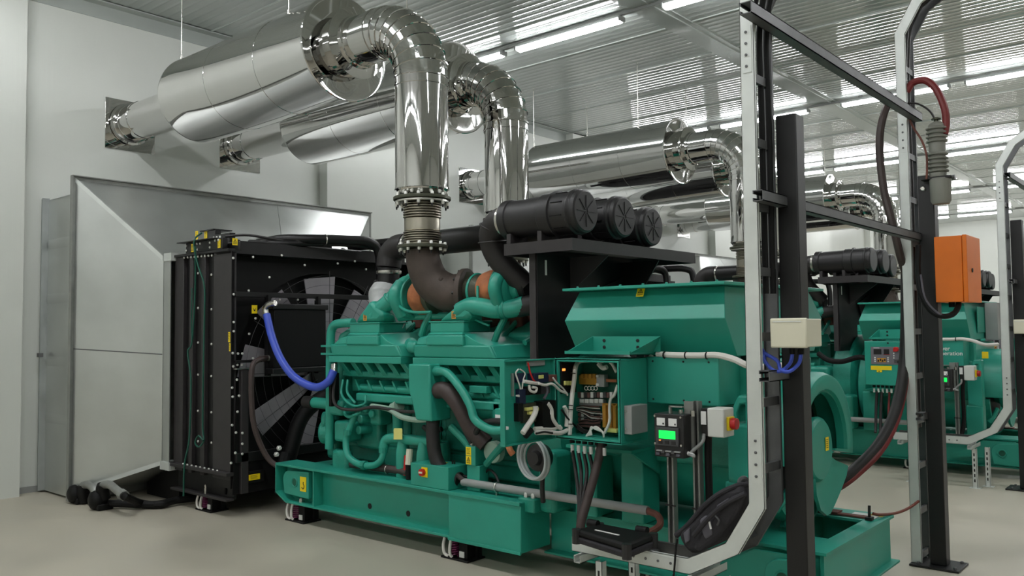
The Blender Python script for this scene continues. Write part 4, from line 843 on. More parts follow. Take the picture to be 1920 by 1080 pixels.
for k in range(4): MB().torus(at(1099+k*6, 728, y=4.2), (0, 1, 0), .012, .0025, 16, 5).build('wire_coil', 'white_wire', t)
for (ya, yb) in ((735, 746), (774, 781), (783, 790)):
    for k in range(12):
        plq(1083+k*6, ya+(k % 2), 1088+k*6, yb, 4.205, .02, 'terminal', ('brown_wire', 'white_label', 'dark_grey')[k % 3], t, 0)
for ya, yb in ((747, 762), (777, 786)): plq(1085, ya, 1132, yb, 4.22, .03, 'relay_row', 'grey_paint', t)
for k in range(5): plq(1087+k*9, 748, 1094+k*9, 756, 4.21, .015, 'relay', 'white_label', t)
for k in range(9):
    wire([(1078+k*.5, 765+k*.6), (1090+k, 763+k*2.2-2), (1108, 762+k*3), (1124+k, 763+k*3.2)], .003, 'wire', ('brown_wire', 'white_wire', 'mark_black')[k % 3], t, 4.19)
for k in range(7):
    wire([(1085, 790+k*1.5), (1098, 787+k*2.2), (1112, 789+k*2), (1126, 786+k*2.5)], .0035, 'wire', ('brown_wire', 'mark_black', 'brown_wire')[k % 3], t, 4.18)
plq(1129, 757, 1136, 802, 4.17, .03, 'bus_bar', 'amber', t); plq(1148, 757, 1155, 806, 4.17, .03, 'bus_bar', 'amber', t); plq(1129, 756, 1156, 761, 4.17, .03, 'bus_bar', 'amber', t); plq(1138, 760, 1147, 803, 4.19, .02, 'bus_bar', 'amber', t)
plq(1133, 803, 1156, 812, 4.14, .06, 'transformer', 'yellow_pale', t)
wire([(1158, 722), (1152, 740), (1145, 748), (1143, 765), (1143, 790), (1134, 812)], .009, 'wire_loom', 'white_wire', t, 4.12)
for k in range(6): wire([(1099+k*2, 818-k*.4), (1108, 806-k), (1117, 800+k), (1126+k, 806+k), (1132, 814+k*1.2)], .0055, 'wire', 'white_wire', t, 4.1)
for k in range(4): wire([(1082, 795+k*3), (1094, 805+k*2), (1105, 808+k)], .004, 'wire', 'mark_black', t, 4.12)
# the open door with its own wiring
DY0 = 3.54
d = MB().box(CX0-.035, CX0-.027, DY0, CY0, CZ0, CZ1); d.box(CX0-.035, CX0, DY0, DY0+.008, CZ0, CZ1); d.box(CX0-.035, CX0, CY0-.008, CY0, CZ0, CZ1)
d.box(CX0-.035, CX0, DY0, CY0, CZ1-.008, CZ1); d.box(CX0-.035, CX0, DY0, CY0, CZ0, CZ0+.008)
door = d.build('door', 'green', t, bevel=.002)
DX = CX0-.02
def dxq(px0, py0, px1, py1, th, name, m, bev=.002):
    a = at(px0, py0, x=DX); c_ = at(px1, py1, x=DX); return MB().box(DX-.008, DX+th, min(a.y, c_.y), max(a.y, c_.y), min(a.z, c_.z), max(a.z, c_.z)).build(name, m, door, bevel=bev)
def dwire(pts, r, name, m, off=.02): return MB().tube([at(a, b_, x=DX+off) for a, b_ in pts], r, 8, 5).build(name, m, door)
dxq(988, 674, 1021, 685, .004, 'door_label', 'grey_paint')
dxq(959, 700, 962, 743, .01, 'door_stay', 'strut_grey')
dxq(966, 700, 982, 716, .02, 'switch_body', 'navy'); dxq(968, 730, 980, 757, .025, 'switch_body', 'navy')
dxq(990, 700, 1016, 716, .05, 'relay', 'navy'); dxq(997, 703, 1006, 709, .055, 'relay_label', 'yellow_pale'); dxq(1018, 703, 1032, 714, .05, 'contactor', 'rust_dark')
dxq(979, 725, 1005, 738, .04, 'controller_block', 'soot'); dxq(1000, 726, 1024, 737, .03, 'controller_block', 'dark_grey')
dxq(965, 756, 974, 789, .03, 'terminal_strip', 'soot'); dxq(977, 757, 1003, 790, .012, 'circuit_board', 'olive_iron')
for a, b_ in ((980, 764), (988, 763), (995, 764), (985, 771), (993, 770)): dxq(a, b_, a+7, b_+5, .035, 'capacitor', 'yellow_pale')
dxq(1003, 752, 1028, 800, .06, 'power_supply', 'soot'); dxq(1016, 757, 1018, 776, .064, 'power_supply_label', 'white_label')
dxq(944, 800, 949, 805, .02, 'door_lock', 'white_label')
dwire([(972, 692), (967, 700), (972, 716), (976, 730), (976, 740), (968, 742)], .0045, 'wire', 'white_wire'); dwire([(975, 692), (984, 700), (981, 712), (979, 728), (978, 738)], .0045, 'wire', 'white_wire')
dwire([(968, 742), (980, 745), (982, 750), (977, 756)], .005, 'wire', 'white_wire')
dwire([(982, 715), (995, 717), (1010, 719)], .01, 'wire_loom', 'white_wire', .05); dwire([(1010, 719), (1022, 722), (1036, 720), (1050, 732), (1062, 737)], .008, 'wire_loom', 'white_wire', .06)
dwire([(990, 680), (994, 698), (1000, 712), (1007, 718)], .005, 'wire', 'red', .05); dwire([(1036, 708), (1044, 718), (1056, 729), (1064, 741)], .006, 'wire', 'white_wire', .05)
dwire([(992, 722), (994, 732), (1003, 735), (1006, 728), (998, 726)], .008, 'wire_loom', 'white_wire', .05); dwire([(1024, 722), (1026, 735), (1020, 748)], .008, 'wire_loom', 'bag_grey', .05)
dwire([(1004, 762), (1004, 772), (998, 785), (988, 800), (980, 812)], .016, 'wire_loom', 'white_wire', .05); dwire([(1027, 756), (1034, 768), (1036, 785), (1046, 800), (1052, 803)], .012, 'wire_loom', 'white_wire', .06)
dwire([(1002, 804), (1020, 803), (1036, 803), (1050, 800)], .012, 'wire_loom', 'white_wire', .05); dwire([(1005, 811), (1030, 811), (1050, 812), (1064, 806), (1072, 798)], .013, 'wire_loom', 'white_wire', .07)
dwire([(1005, 813), (1020, 810), (1036, 812)], .006, 'wire', 'mark_black', .08); dwire([(1053, 768), (1065, 785), (1080, 800), (1092, 812)], .006, 'wire', 'mark_black', .08)
dwire([(985, 818), (992, 810), (996, 806)], .018, 'plug', 'soot', .05)
tag(t, 'open green control cabinet full of wiring, its door swung out, on the nearest alternator', 'electrical cabinet')
# black power and control cables dropping from the cabinet
cb = MB().tube([V(-2.83, 4.1, .945), V(-2.84, 4.06, .8), V(-2.86, 3.98, .6), V(-2.87, 3.94, .5), V(-2.87, 3.93, .44)], .026, 12)
tag(cb.build('power_cable', 'hose_brown'), 'thick black cable dropping from the open cabinet to the laptop case', 'cable')
cb = MB()
for k, (x, e) in enumerate(((-3.03, 0), (-2.99, .012), (-2.95, .026), (-2.91, .036))): cb.tube([V(x, 4.08, .87), V(x+.03+.0*k, 4.07, .75), V(-2.93+e, 4.0, .6), V(-2.9+e*.5, 3.95, .48), V(-2.9+e*.4, 3.94, .43)], .011, 8)
tag(cb.build('control_cables', 'rubber'), 'bunch of thin black cables under the open control cabinet', 'cable')
cb = MB().tube([V(-2.85, 4.08, .9), V(-2.85, 4.06, .8), V(-2.86, 4.02, .66)], .008, 8)
tag(cb.build('red_cable', 'red_cable'), 'short red cable beside the thick black cable under the open cabinet', 'cable')

# closed cabinet with its operator panel, for the second and farthest sets
def closed_cabinet(dy, s):
    t = thing('control_cabinet', 'closed green control cabinet with grey operator panel on the %s alternator' % s, 'electrical cabinet', (-2.86, 4.14, CZ0))
    cabinet_box(t); glands(t)
    dr = MB().box(CX0+.002, CX1-.002, CY0-.02, CY0, CZ0+.003, CZ1-.003).build('door', 'green', t, bevel=.006)
    yf = CY0-.02
    def bx(x0, x1, z0, z1, d_, nm, m, par=dr): return MB().box(x0, x1, yf-d_, yf+.001, z0, z1).build(nm, m, par, bevel=.001)
    pn = bx(-3.02, -2.7, 1.17, 1.36, .004, 'operator_panel', 'grey_paint', t)
    pn.data.materials[0] = M['panel_grey']
    def on_(x0, x1, z0, z1, nm, m, d_=.007): return bx(x0, x1, z0, z1, d_, nm, m, pn)
    on_(-2.99, -2.91, 1.28, 1.335, 'display', 'mark_black'); on_(-2.885, -2.83, 1.28, 1.335, 'display', 'mark_black'); on_(-2.89, -2.82, 1.274, 1.278, 'red_line', 'red')
    on_(-2.99, -2.93, 1.345, 1.35, 'maker_strip', 'white_label')
    on_(-2.955, -2.865, 1.195, 1.24, 'screen', 'amber')
    for k in range(4): on_(-2.95+k*.022, -2.935+k*.022, 1.2+.008*(k % 2), 1.222+.008*(k % 2), 'screen_symbol', 'mark_black', .009)
    for z in (1.197, 1.217, 1.237):
        on_(-2.985, -2.972, z, z+.012, 'key', 'white_label'); on_(-2.85, -2.837, z, z+.012, 'key', 'white_label')
    for k in range(4): on_(-2.79, -2.777, 1.235+k*.025, 1.248+k*.025, 'lamp', 'white_label' if k < 3 else 'red')
    MB().cyl((-2.755, yf, 1.335), (-2.755, yf-.04, 1.335), .026, n=16).build('emergency_stop', 'red', pn, bevel=.004)
    MB().cyl((-2.74, yf, 1.2), (-2.74, yf-.012, 1.2), .012, n=12).build('key_switch', 'mark_black', pn)
    on_(-2.78, -2.715, 1.19, 1.225, 'maker_strip', 'dark_grey')
    bx(-3.025, -2.81, 1.11, 1.155, .003, 'yellow_label', 'yellow', dr); bx(-2.965, -2.91, 1.085, 1.11, .003, 'yellow_label', 'yellow', dr); bx(-2.945, -2.935, 1.09, 1.1, .004, 'printed_mark', 'mark_black', dr)
    MB().tube([V(-2.67, yf, 1.25), V(-2.665, yf-.02, 1.22), V(-2.66, yf-.012, 1.18)], .005, 6).build('door_handle', 'mark_black', dr)
    MB().cyl((-2.84, yf, 1.4), (-2.84, yf-.006, 1.4), .01, n=10).build('door_plug', 'mark_black', dr)
    for x, m, r in ((-2.87, 'red_cable', .012), (-2.8, 'red_cable', .014), (-3.0, 'rubber', .016), (-2.95, 'rubber', .016)):
        MB().tube([V(x, 4.08, .87), V(x-.005, 4.05, .7), V(x+.0, 4.0, .5), V(x+.01, 3.95, .44)], r, 8).build('cable', m, t)
    MB().tube([V(CX0+.01, 4.1, 1.22), V(CX0-.1, 4.08, 1.24), V(CX0-.28, 4.1, 1.19), V(CX0-.46, 4.16, 1.2), V(CX0-.6, 4.24, 1.27)], .03, 10).build('harness', 'soot', t)
    t.location.y += dy
    return t
closed_cabinet(PITCH_Y, SN[1]); closed_cabinet(2*PITCH_Y, SN[2])
def lettering(text, size, loc, m, parent, name='lettering', rot=(R(90), 0, 0)):
    cu = bpy.data.curves.new(name, 'FONT'); cu.body = text; cu.size = size; cu.extrude = .0006; cu.space_line = .82; cu.offset = size*.012
    tmp = bpy.data.objects.new('t', cu); C.objects.link(tmp); dg = bpy.context.evaluated_depsgraph_get()
    me = bpy.data.meshes.new_from_object(tmp.evaluated_get(dg)); bpy.data.objects.remove(tmp); bpy.data.curves.remove(cu)
    o = bpy.data.objects.new(name, me); C.objects.link(o); o.parent = parent; o.rotation_euler = rot; o.location = Vector(loc)-origin(parent)
    me.materials.clear(); me.materials.append(M[m]); return o

# ------------------------------------------------------------------ air filters, their stand and the intake ducts
t = thing('filter_stand', '', 'filter stand', (-3.4, 5.0, 1.4), 'black air filter stands')
b = MB().box(-3.66, -3.1, 4.2, 5.77, 2.145, 2.157); b.box(-3.66, -3.1, 4.2, 4.21, 2.08, 2.157); b.box(-3.11, -3.1, 4.2, 5.77, 2.08, 2.157); b.box(-3.66, -3.65, 4.2, 5.77, 2.08, 2.157); b.box(-3.66, -3.1, 5.76, 5.77, 2.08, 2.157)
b.build('shelf', 'black_post', t, bevel=.003)
MB().box(-3.53, -3.46, 4.3, 4.31, 1.3, 2.1).build('upright', 'black_post', t, bevel=.003)
MB().box(-3.475, -3.46, 4.3, 4.9, 1.3, 2.09).build('upright_web', 'black', t)
MB().box(-3.53, -3.46, 5.6, 5.61, 1.3, 2.1).build('upright', 'black_post', t, bevel=.003)
MB().box(-3.475, -3.46, 4.9, 5.6, 1.6, 2.09).build('upright_web', 'black', t)
MB().prism([(-3.46, 4.66, 2.08), (-3.14, 4.66, 2.08), (-3.46, 4.66, 1.84)], (0, .012, 0)).build('gusset', 'black_post', t)
MB().prism([(-3.46, 5.3, 2.08), (-3.14, 5.3, 2.08), (-3.46, 5.3, 1.6)], (0, .012, 0)).build('gusset', 'black', t)
MB().prism([(-3.46, 4.9, 1.86), (-3.46, 5.6, 2.05), (-3.46, 5.6, 1.55), (-3.46, 5.1, 1.6)], (.02, 0, 0)).build('brace_plate', 'black', t)
MB().box(-3.459, -3.457, 4.38, 4.4, 1.95, 2.05).build('slot', 'white_label', t)
reg(t, 'black steel stand carrying the air filters of the {s} generator', ())
def air_filter(y, x1, z, lab, long_neck=True):
    t = thing('air_filter', '', 'air filter', ((x1-.35), y, z-.17), 'black round air filters')
    r = .135
    MB().lathe((x1, y, z), (-1, 0, 0), [(0, r-.012), (.008, r), (.03, r+.006), (.04, r+.002), (.05, r+.002), (.06, r+.012), (.07, r+.012), (.078, r+.004), (.2, r+.004), (.205, r+.016), (.215, r+.016), (.22, r+.002), (.26, r+.006), (.3, r+.006), (.31, r-.004)], 40).build('end_cap', 'plastic_black', t, ang=30)
    for k in range(8):
        a = 2*math.pi*k/8; e = V(0, math.cos(a), math.sin(a)); g = V(0, -math.sin(a), math.cos(a))*.004
        p0 = V(x1+.0, y, z)
        MB().hexa([p0+e*.012-g, p0+e*.012+g, p0+e*.1+g*.4, p0+e*.1-g*.4], [q+V(.004, 0, 0) for q in (p0+e*.012-g, p0+e*.012+g, p0+e*.1+g*.4, p0+e*.1-g*.4)]).build('cap_rib', 'plastic_black', t)
    for k in range(10):
        a = 2*math.pi*k/10+.2; e = V(0, math.cos(a), math.sin(a)); g = V(0, -math.sin(a), math.cos(a))
        c_ = V(x1-.14, y, z)+e*(r+.003)
        MB().hexa([c_+V(-.045, 0, 0)-g*.003, c_+V(.045, 0, 0)-g*.003, c_+V(.045, 0, 0)+g*.003, c_+V(-.045, 0, 0)+g*.003], [q+e*.006 for q in (c_+V(-.045, 0, 0)-g*.003, c_+V(.045, 0, 0)-g*.003, c_+V(.045, 0, 0)+g*.003, c_+V(-.045, 0, 0)+g*.003)]).build('cap_groove', 'soot', t)
    MB().lathe((x1-.31, y, z), (-1, 0, 0), [(0, r-.006), (.27, r-.01), (.275, r-.002), (.33, r-.002), (.335, r-.02), (.36, r-.05)], 40).build('canister', 'plastic_black', t, ang=30)
    for dx in (.3, .56):
        MB().box(x1-dx-.025, x1-dx+.01, y-.09, y+.09, z-.172, z-.105).build('mounting_foot', 'black_post', t, bevel=.002)
    MB().lathe((x1-.66, y, z), (-1, 0, 0), [(0, .098), (.004, .103), (.026, .103), (.03, .098)], 32).build('hose_clamp', 'steel', t)
    return t
for y, x1, z, nm in ((4.3, -3.06, 2.33, 'front'), (4.74, -3.06, 2.335, 'middle'), (5.17, -3.1, 2.31, 'rear')):
    a = air_filter(y, x1, z, nm); reg(a, '%s black round air filter of the three on the stand of the {s} generator' % nm, ('cap_groove', 'cap_rib'))
t = thing('intake_elbow', '', 'air duct', (-3.8, 4.4, 1.8), 'black rubber intake ducts')
MB().tube([V(-3.7, 4.3, 2.33), V(-3.8, 4.31, 2.32), V(-3.88, 4.33, 2.25), V(-3.88, 4.36, 2.14), V(-3.83, 4.41, 2.03), V(-3.76, 4.47, 1.94), V(-3.72, 4.5, 1.89)], .1, 24, 8, radii=lambda s: .1-.022*s).build('elbow', 'rubber', t, ang=60)
for c_, d_ in (((-3.86, 4.32, 2.29), (-.5, 0, -1)), ((-3.885, 4.34, 2.2), (0, .1, -1))): MB().torus(c_, d_, .098, .006, 28, 6).build('rib', 'rubber', t)
reg(t, 'black rubber elbow from air filter down to turbocharger of the {s} engine', ())
t = thing('intake_duct', '', 'air duct', (-4.6, 4.8, 1.9), 'black intake ducts')
MB().cyl((-5.28, 4.78, 2.3), (-3.9, 4.74, 2.3), .1, n=28).build('straight_duct', 'black', t)
MB().tube([V(-3.72, 4.74, 2.335), V(-3.82, 4.74, 2.33), V(-3.95, 4.74, 2.3)], .1, 24, 5).build('sleeve', 'rubber', t)
MB().tube([V(-5.24, 4.78, 2.3), V(-5.36, 4.78, 2.295), V(-5.44, 4.77, 2.23), V(-5.45, 4.76, 2.13)], .105, 22, 6).build('rubber_elbow', 'rubber', t)
for x in (-5.22, -4.1): MB().lathe((x, 4.78 if x < -5 else 4.745, 2.3), (1, 0, 0), [(0, .102), (.003, .109), (.022, .109), (.025, .102)], 28).build('hose_clamp', 'steel', t)
MB().lathe((-5.45, 4.76, 2.1), (0, 0, -1), [(0, .108), (.02, .108), (.03, .1)], 28).build('hose_clamp', 'steel', t)
MB().cyl((-5.45, 4.76, 2.12), (-5.45, 4.75, 1.9), .092, n=24).build('down_pipe', 'black', t)
MB().tube([V(-5.45, 4.74, 1.96), V(-5.44, 4.7, 1.86), V(-5.38, 4.62, 1.75), V(-5.26, 4.54, 1.68), V(-5.1, 4.48, 1.7)], .12, 18, 6, radii=lambda s: .12+.02*math.sin(s*9)).build('plastic_wrap', 'plastic_wrap', t, ang=60)
MB().tube([V(-5.6, 4.8, 1.7), V(-5.62, 4.76, 1.9), V(-5.55, 4.74, 2.0)], .05, 12).build('breather_hose', 'soot', t)
reg(t, 'long black air duct behind the bellows joint of the {s} generator', ())

# ------------------------------------------------------------------ controller on its two post stand, beside the alternator
t = thing('controller_stand', '', 'control stand', (-2.33, 4.1, .4), 'strut stands with controller')
def strut(x, y, z0, z1, nm='strut_post', w_=.041):
    b = MB().box(x-w_/2, x+w_/2, y+w_-.003, y+w_, z0, z1); b.box(x-w_/2, x-w_/2+.003, y, y+w_, z0, z1); b.box(x+w_/2-.003, x+w_/2, y, y+w_, z0, z1); b.box(x-w_/2, x-w_/2+.01, y, y+.003, z0, z1); b.box(x+w_/2-.01, x+w_/2, y, y+.003, z0, z1)
    return b.build(nm, 'strut_grey', t)
YS = 4.08
px1, px2 = at(1257, 900, y=YS).x, at(1306, 900, y=YS).x
strut(px1, YS, .402, .96); strut(px2, YS, .402, 1.2)
MB().box(px2-.055, px2+.0, YS-.02, YS+.0, .93, 1.2).build('mounting_strut', 'strut_grey', t)
a = at(1226, 779, y=YS-.1); c_ = at(1283, 866, y=YS-.1)
bx0, bx1, bz0, bz1 = a.x, c_.x, .905, 1.135
o = MB().box(bx0, bx1, YS-.1, YS+.06, bz0, bz1).build('controller_box', 'plastic_black', t, bevel=.005)
yf = YS-.1
def cb_(x0, x1, z0, z1, d_, nm, m): 
    return MB().box(bx0+(bx1-bx0)*x0, bx0+(bx1-bx0)*x1, yf-d_, yf+.002, bz0+(bz1-bz0)*z0, bz0+(bz1-bz0)*z1).build(nm, m, o, bevel=.0012)
cb_(.1, .38, .72, .9, .003, 'instruction_label', 'white_label'); cb_(.5, .78, .72, .9, .003, 'instruction_label', 'white_label')
for x in (.3, .7): cb_(x, x+.05, .75, .79, .004, 'printed_mark', 'mark_black')
cb_(.1, .86, .27, .69, .012, 'display_unit', 'dark_grey'); cb_(.2, .76, .43, .62, .0135, 'screen', 'screen_green')
for k in range(3): cb_(.18+k*.22, .32+k*.22, .31, .39, .015, 'key', 'plastic_black')
cb_(.21, .27, .38, .4, .016, 'indicator', 'led_orange')
for x in (.04, .92):
    for z in (.3, .94): MB().cyl((bx0+(bx1-bx0)*x, yf, bz0+(bz1-bz0)*z), (bx0+(bx1-bx0)*x, yf-.006, bz0+(bz1-bz0)*z), .006, n=8).build('screw', 'steel', o)
for k in range(5): cb_(.08+k*.17, .2+k*.17, .04+.05*(k % 2), .1+.05*(k % 2), .012, 'terminal', ('bag_grey', 'dark_grey')[k % 2])
for k in range(3): cb_(.1+k*.3, .3+k*.3, .13, .16, .014, 'terminal_screw_row', 'grey_paint')
b = MB().box(bx0+.08, bx0+.09, yf+.02, yf+.04, bz1, bz1+.04); b.box(bx0+.08, bx0+.16, yf+.02, yf+.04, bz1+.035, bz1+.042); b.build('bracket', 'strut_grey', t)
for x in (.13, .2): MB().cyl((bx0+x, yf+.06, bz1-.01), (bx0+x, yf+.06, bz1+.02), .012, n=8).build('bolt_head', 'steel', t)
sx0 = px2+.035
iso = MB().box(sx0, sx0+.045, YS-.0, YS+.1, 1.02, 1.165).build('isolator_base', 'mark_black', t, bevel=.003)
MB().box(sx0-.0, sx0+.03, YS-.004, YS, 1.08, 1.15).build('isolator_label', 'white_label', iso)
i2 = MB().box(sx0+.045, sx0+.14, YS-.02, YS+.1, 1.02, 1.17).build('isolator_switch', 'white_paint', t, bevel=.006)
MB().box(sx0+.14, sx0+.155, YS+.01, YS+.075, 1.055, 1.125).build('switch_plate', 'yellow', i2, bevel=.002)
MB().cyl((sx0+.155, YS+.042, 1.09), (sx0+.185, YS+.042, 1.09), .03, n=16).build('switch_knob', 'red', i2, bevel=.003)
MB().tube([V(bx1, yf+.04, .93), V(bx1+.05, yf+.02, .92), V(px2+.0, YS-.05, .935), V(px2+.05, YS-.02, .99), V(px2+.05, YS+.0, 1.03)], .009, 8).build('grey_lead', 'grey_paint', t)
MB().cyl((bx1, yf+.04, .93), (bx1+.04, yf+.03, .922), .011, n=8).build('cable_marker', 'white_label', t)
MB().tube([V(px2+.06, YS+.03, 1.03), V(px2+.05, YS+.04, .9), V(px2+.05, YS+.04, .6), V(px2+.03, YS+.02, .45)], .02, 10).build('black_lead', 'soot', t)
for z in (.63,): 
    for x in (px1, px2): MB().box(x-.03, x+.03, YS-.004, YS+.0, z-.004, z+.004).build('cable_tie', 'mark_black', t)
reg(t, 'strut stand with black controller and red isolator switch beside the {s} alternator', ('screw',))

# ------------------------------------------------------------------ small things on the base frame of the nearest set
t = thing('switch_box', 'green box with red and yellow rotary switch, on the nearest base frame', 'switch box', (-4.36, 4.3, .475))
MB().box(-4.59, -4.205, 4.21, 4.42, .476, .635).build('body', 'green', t, bevel=.004)
MB().box(-4.47, -4.41, 4.204, 4.21, .545, .615).build('switch_plate', 'yellow', t, bevel=.001); k_ = MB().cyl((-4.452, 4.205, .58), (-4.452, 4.18, .58), .026, n=16).build('rotary_switch', 'red', t)
MB().box(-4.468, -4.436, 4.174, 4.181, .574, .586).build('pointer', 'cream', k_)
sticker(t, (-4.42, 4.33, .635), (1, 0, 0), (0, 1, 0), .12, .07, 'none')
for x in (-4.3, -4.28): MB().cyl((x, 4.35, .635), (x, 4.35, .66), .006, n=8).build('stud', 'mark_black', t)
MB().tube([V(-4.205, 4.3, .57), V(-4.17, 4.29, .56), V(-4.14, 4.3, .54)], .018, 8).build('flexible_gland', 'hose_brown', t)
MB().tube([V(-4.205, 4.36, .56), V(-4.13, 4.38, .545), V(-4.05, 4.38, .56), V(-3.98, 4.38, .62), V(-3.9, 4.36, .6), V(-3.85, 4.34, .55)], .009, 8).build('lead', 'rubber', t)
b = MB().tube([V(-4.15, 4.3, .53), V(-2.65, 4.3, .527)], .027, 16, 0)
t = thing('conduit', 'long grey conduit pipe running along the top of the nearest base frame', 'pipe', (-3.4, 4.3, .49))
b.build('pipe', 'grey_paint', t)
MB().torus((-3.83, 4.3, .53), (1, 0, 0), .031, .006, 18, 6).build('pipe_clip', 'steel', t); MB().box(-3.835, -3.825, 4.29, 4.31, .478, .505).build('clip_foot', 'steel', t)
MB().tube([V(-2.655, 4.3, .527), V(-2.57, 4.28, .51), V(-2.53, 4.22, .47), V(-2.56, 4.1, .44), V(-2.62, 4.0, .43)], .02, 10).build('flexible_lead', 'rust_dark', t)
t = thing('charger_box', 'narrow green box with two yellow labels beside the switch box', 'electrical box', (-4.05, 4.4, .5))
MB().box(-4.125, -4.03, 4.3, 4.42, .65, .785).build('body', 'green', t, bevel=.005); MB().box(-4.12, -4.0, 4.31, 4.4, .476, .652).build('bracket', 'green', t, bevel=.004)
sticker(t, (-4.093, 4.3, .748), (1, 0, 0), (0, 0, 1), .05, .058, 'lines'); sticker(t, (-4.093, 4.3, .686), (1, 0, 0), (0, 0, 1), .05, .058, 'warn')
for x in (-4.1, -4.06): MB().cyl((x, 4.34, .785), (x, 4.34, .81), .014, n=8).build('gland', 'steel', t)
q = MB().tube([at(659, 870, y=4.36), at(700, 876, y=4.36), at(735, 880, y=4.36), at(765, 886, y=4.36)], .03, 12)
t = thing('drain_hose', 'short dark hose lying on the near rail of the nearest base frame', 'hose', (-5.0, 4.36, .476))
q.build('hose', 'hose_brown', t)
for px_, py_ in ((685, 874), (727, 880)): MB().torus(at(px_, py_, y=4.36), (1, 0, 0), .031, .005, 16, 6).build('hose_clip', 'steel', t)
tg = MB().prism([at(739, 803, y=4.33), at(753, 803, y=4.33), at(754, 806, y=4.33), at(754, 824, y=4.33), at(738, 824, y=4.33), at(738, 806, y=4.33)], (0, .003, 0))
tag(tg.build('paper_tag', 'yellow_pale'), 'pale yellow paper tag hanging on the side of the nearest engine', 'tag')
t = thing('hose_coil', 'coil of clear hose around a black reel, hanging below the open cabinet door', 'hose', (-3.36, 4.1, .65))
hc = MB()
for k, (r_, dy) in enumerate(((.128, 0), (.12, .014), (.126, .026), (.115, .038))): hc.torus((-3.38+.004*k, 4.12+dy, .785-.004*k), (.15, 1, .05), r_, .009, 40, 8)
hc.build('clear_hose', 'clear_hose', t)
MB().lathe((-3.35, 4.2, .79), (0, -1, 0), [(0, .08), (.02, .085), (.06, .085), (.07, .05), (.1, .04)], 28).build('reel', 'plastic_black', t)
MB().tube([at(952, 832, y=4.08), at(957, 845, y=4.07), at(962, 852, y=4.08)], .02, 10).build('handle', 'rust', t)
MB().tube([V(-3.35, 4.2, .75), V(-3.36, 4.2, .6), V(-3.37, 4.22, .5)], .016, 8).build('strap', 'rubber', t)
t = thing('blue_hose', 'bright blue hose looping from the nearest radiator to the engine', 'hose', (-6.0, 4.2, 1.1))
MB().tube([at(500, 590, y=4.22), at(510, 632, y=4.2), at(527, 674, y=4.18), at(553, 708, y=4.18), at(590, 726, y=4.2), at(615, 716, y=4.24), at(626, 695, y=4.28)], .033, 16, 8).build('hose', 'blue', t)
MB().tube([at(516, 568, y=4.24), at(503, 571, y=4.22), at(498, 579, y=4.22), at(500, 592, y=4.22)], .026, 12).build('end_fitting', 'steel', t)
MB().tube([at(626, 698, y=4.28), at(627, 684, y=4.3)], .028, 12, 0).build('end_fitting', 'steel', t)
# drain valves with hoses in front of the hood
t = thing('drain_valves', 'two black drain valves with steel bends under the nearest air hood', 'valve', (-8.2, 3.5, 0))
for (wx, wy), bend in (((140, 948), ((156, 925), (156, 910), (166, 909), (176, 917), (182, 934))), ((180, 950), ((192, 920), (194, 909), (206, 909), (220, 920), (231, 928)))):
    c_ = at(wx, wy, y=3.4); c_.z = max(c_.z, .09)
    MB().lathe(c_+V(0, -.06, 0), (0, 1, 0), [(0, .04), (.02, .075), (.06, .088), (.09, .07), (.12, .075), (.15, .05)], 16).build('valve_body', 'soot', t, ang=50)
    MB().box(c_.x-.07, c_.x+.09, c_.y-.02, c_.y+.12, .002, .06).build('valve_foot', 'soot', t, bevel=.01)
    P = [at(a_, b_, y=3.44) for a_, b_ in bend]
    MB().tube([P[0]+V(0, .02, -.08), P[0], P[1]], .055, 12).build('valve_neck', 'soot', t)
    MB().tube(P[1:], .036, 12).build('steel_bend', 'strut_grey', t)
    e = P[-1]; MB().cyl(e-(e-P[-2]).normalized()*.04, e+(e-P[-2]).normalized()*.03, .045, n=10).build('hose_nut', 'strut_grey', t)
    MB().tube([e, e+(e-P[-2]).normalized()*.06, at(bend[-1][0]+35, 944, z=.05), at(255+bend[-1][0]*.2, 946, z=.04), at(330, 938, z=.05), V(-7.4, 4.2, .05)], .034, 10).build('hose', 'soot', t)
MB().box(-7.87, -7.8, 3.58, 3.66, .05, .13).build('coupling', 'strut_grey', t)

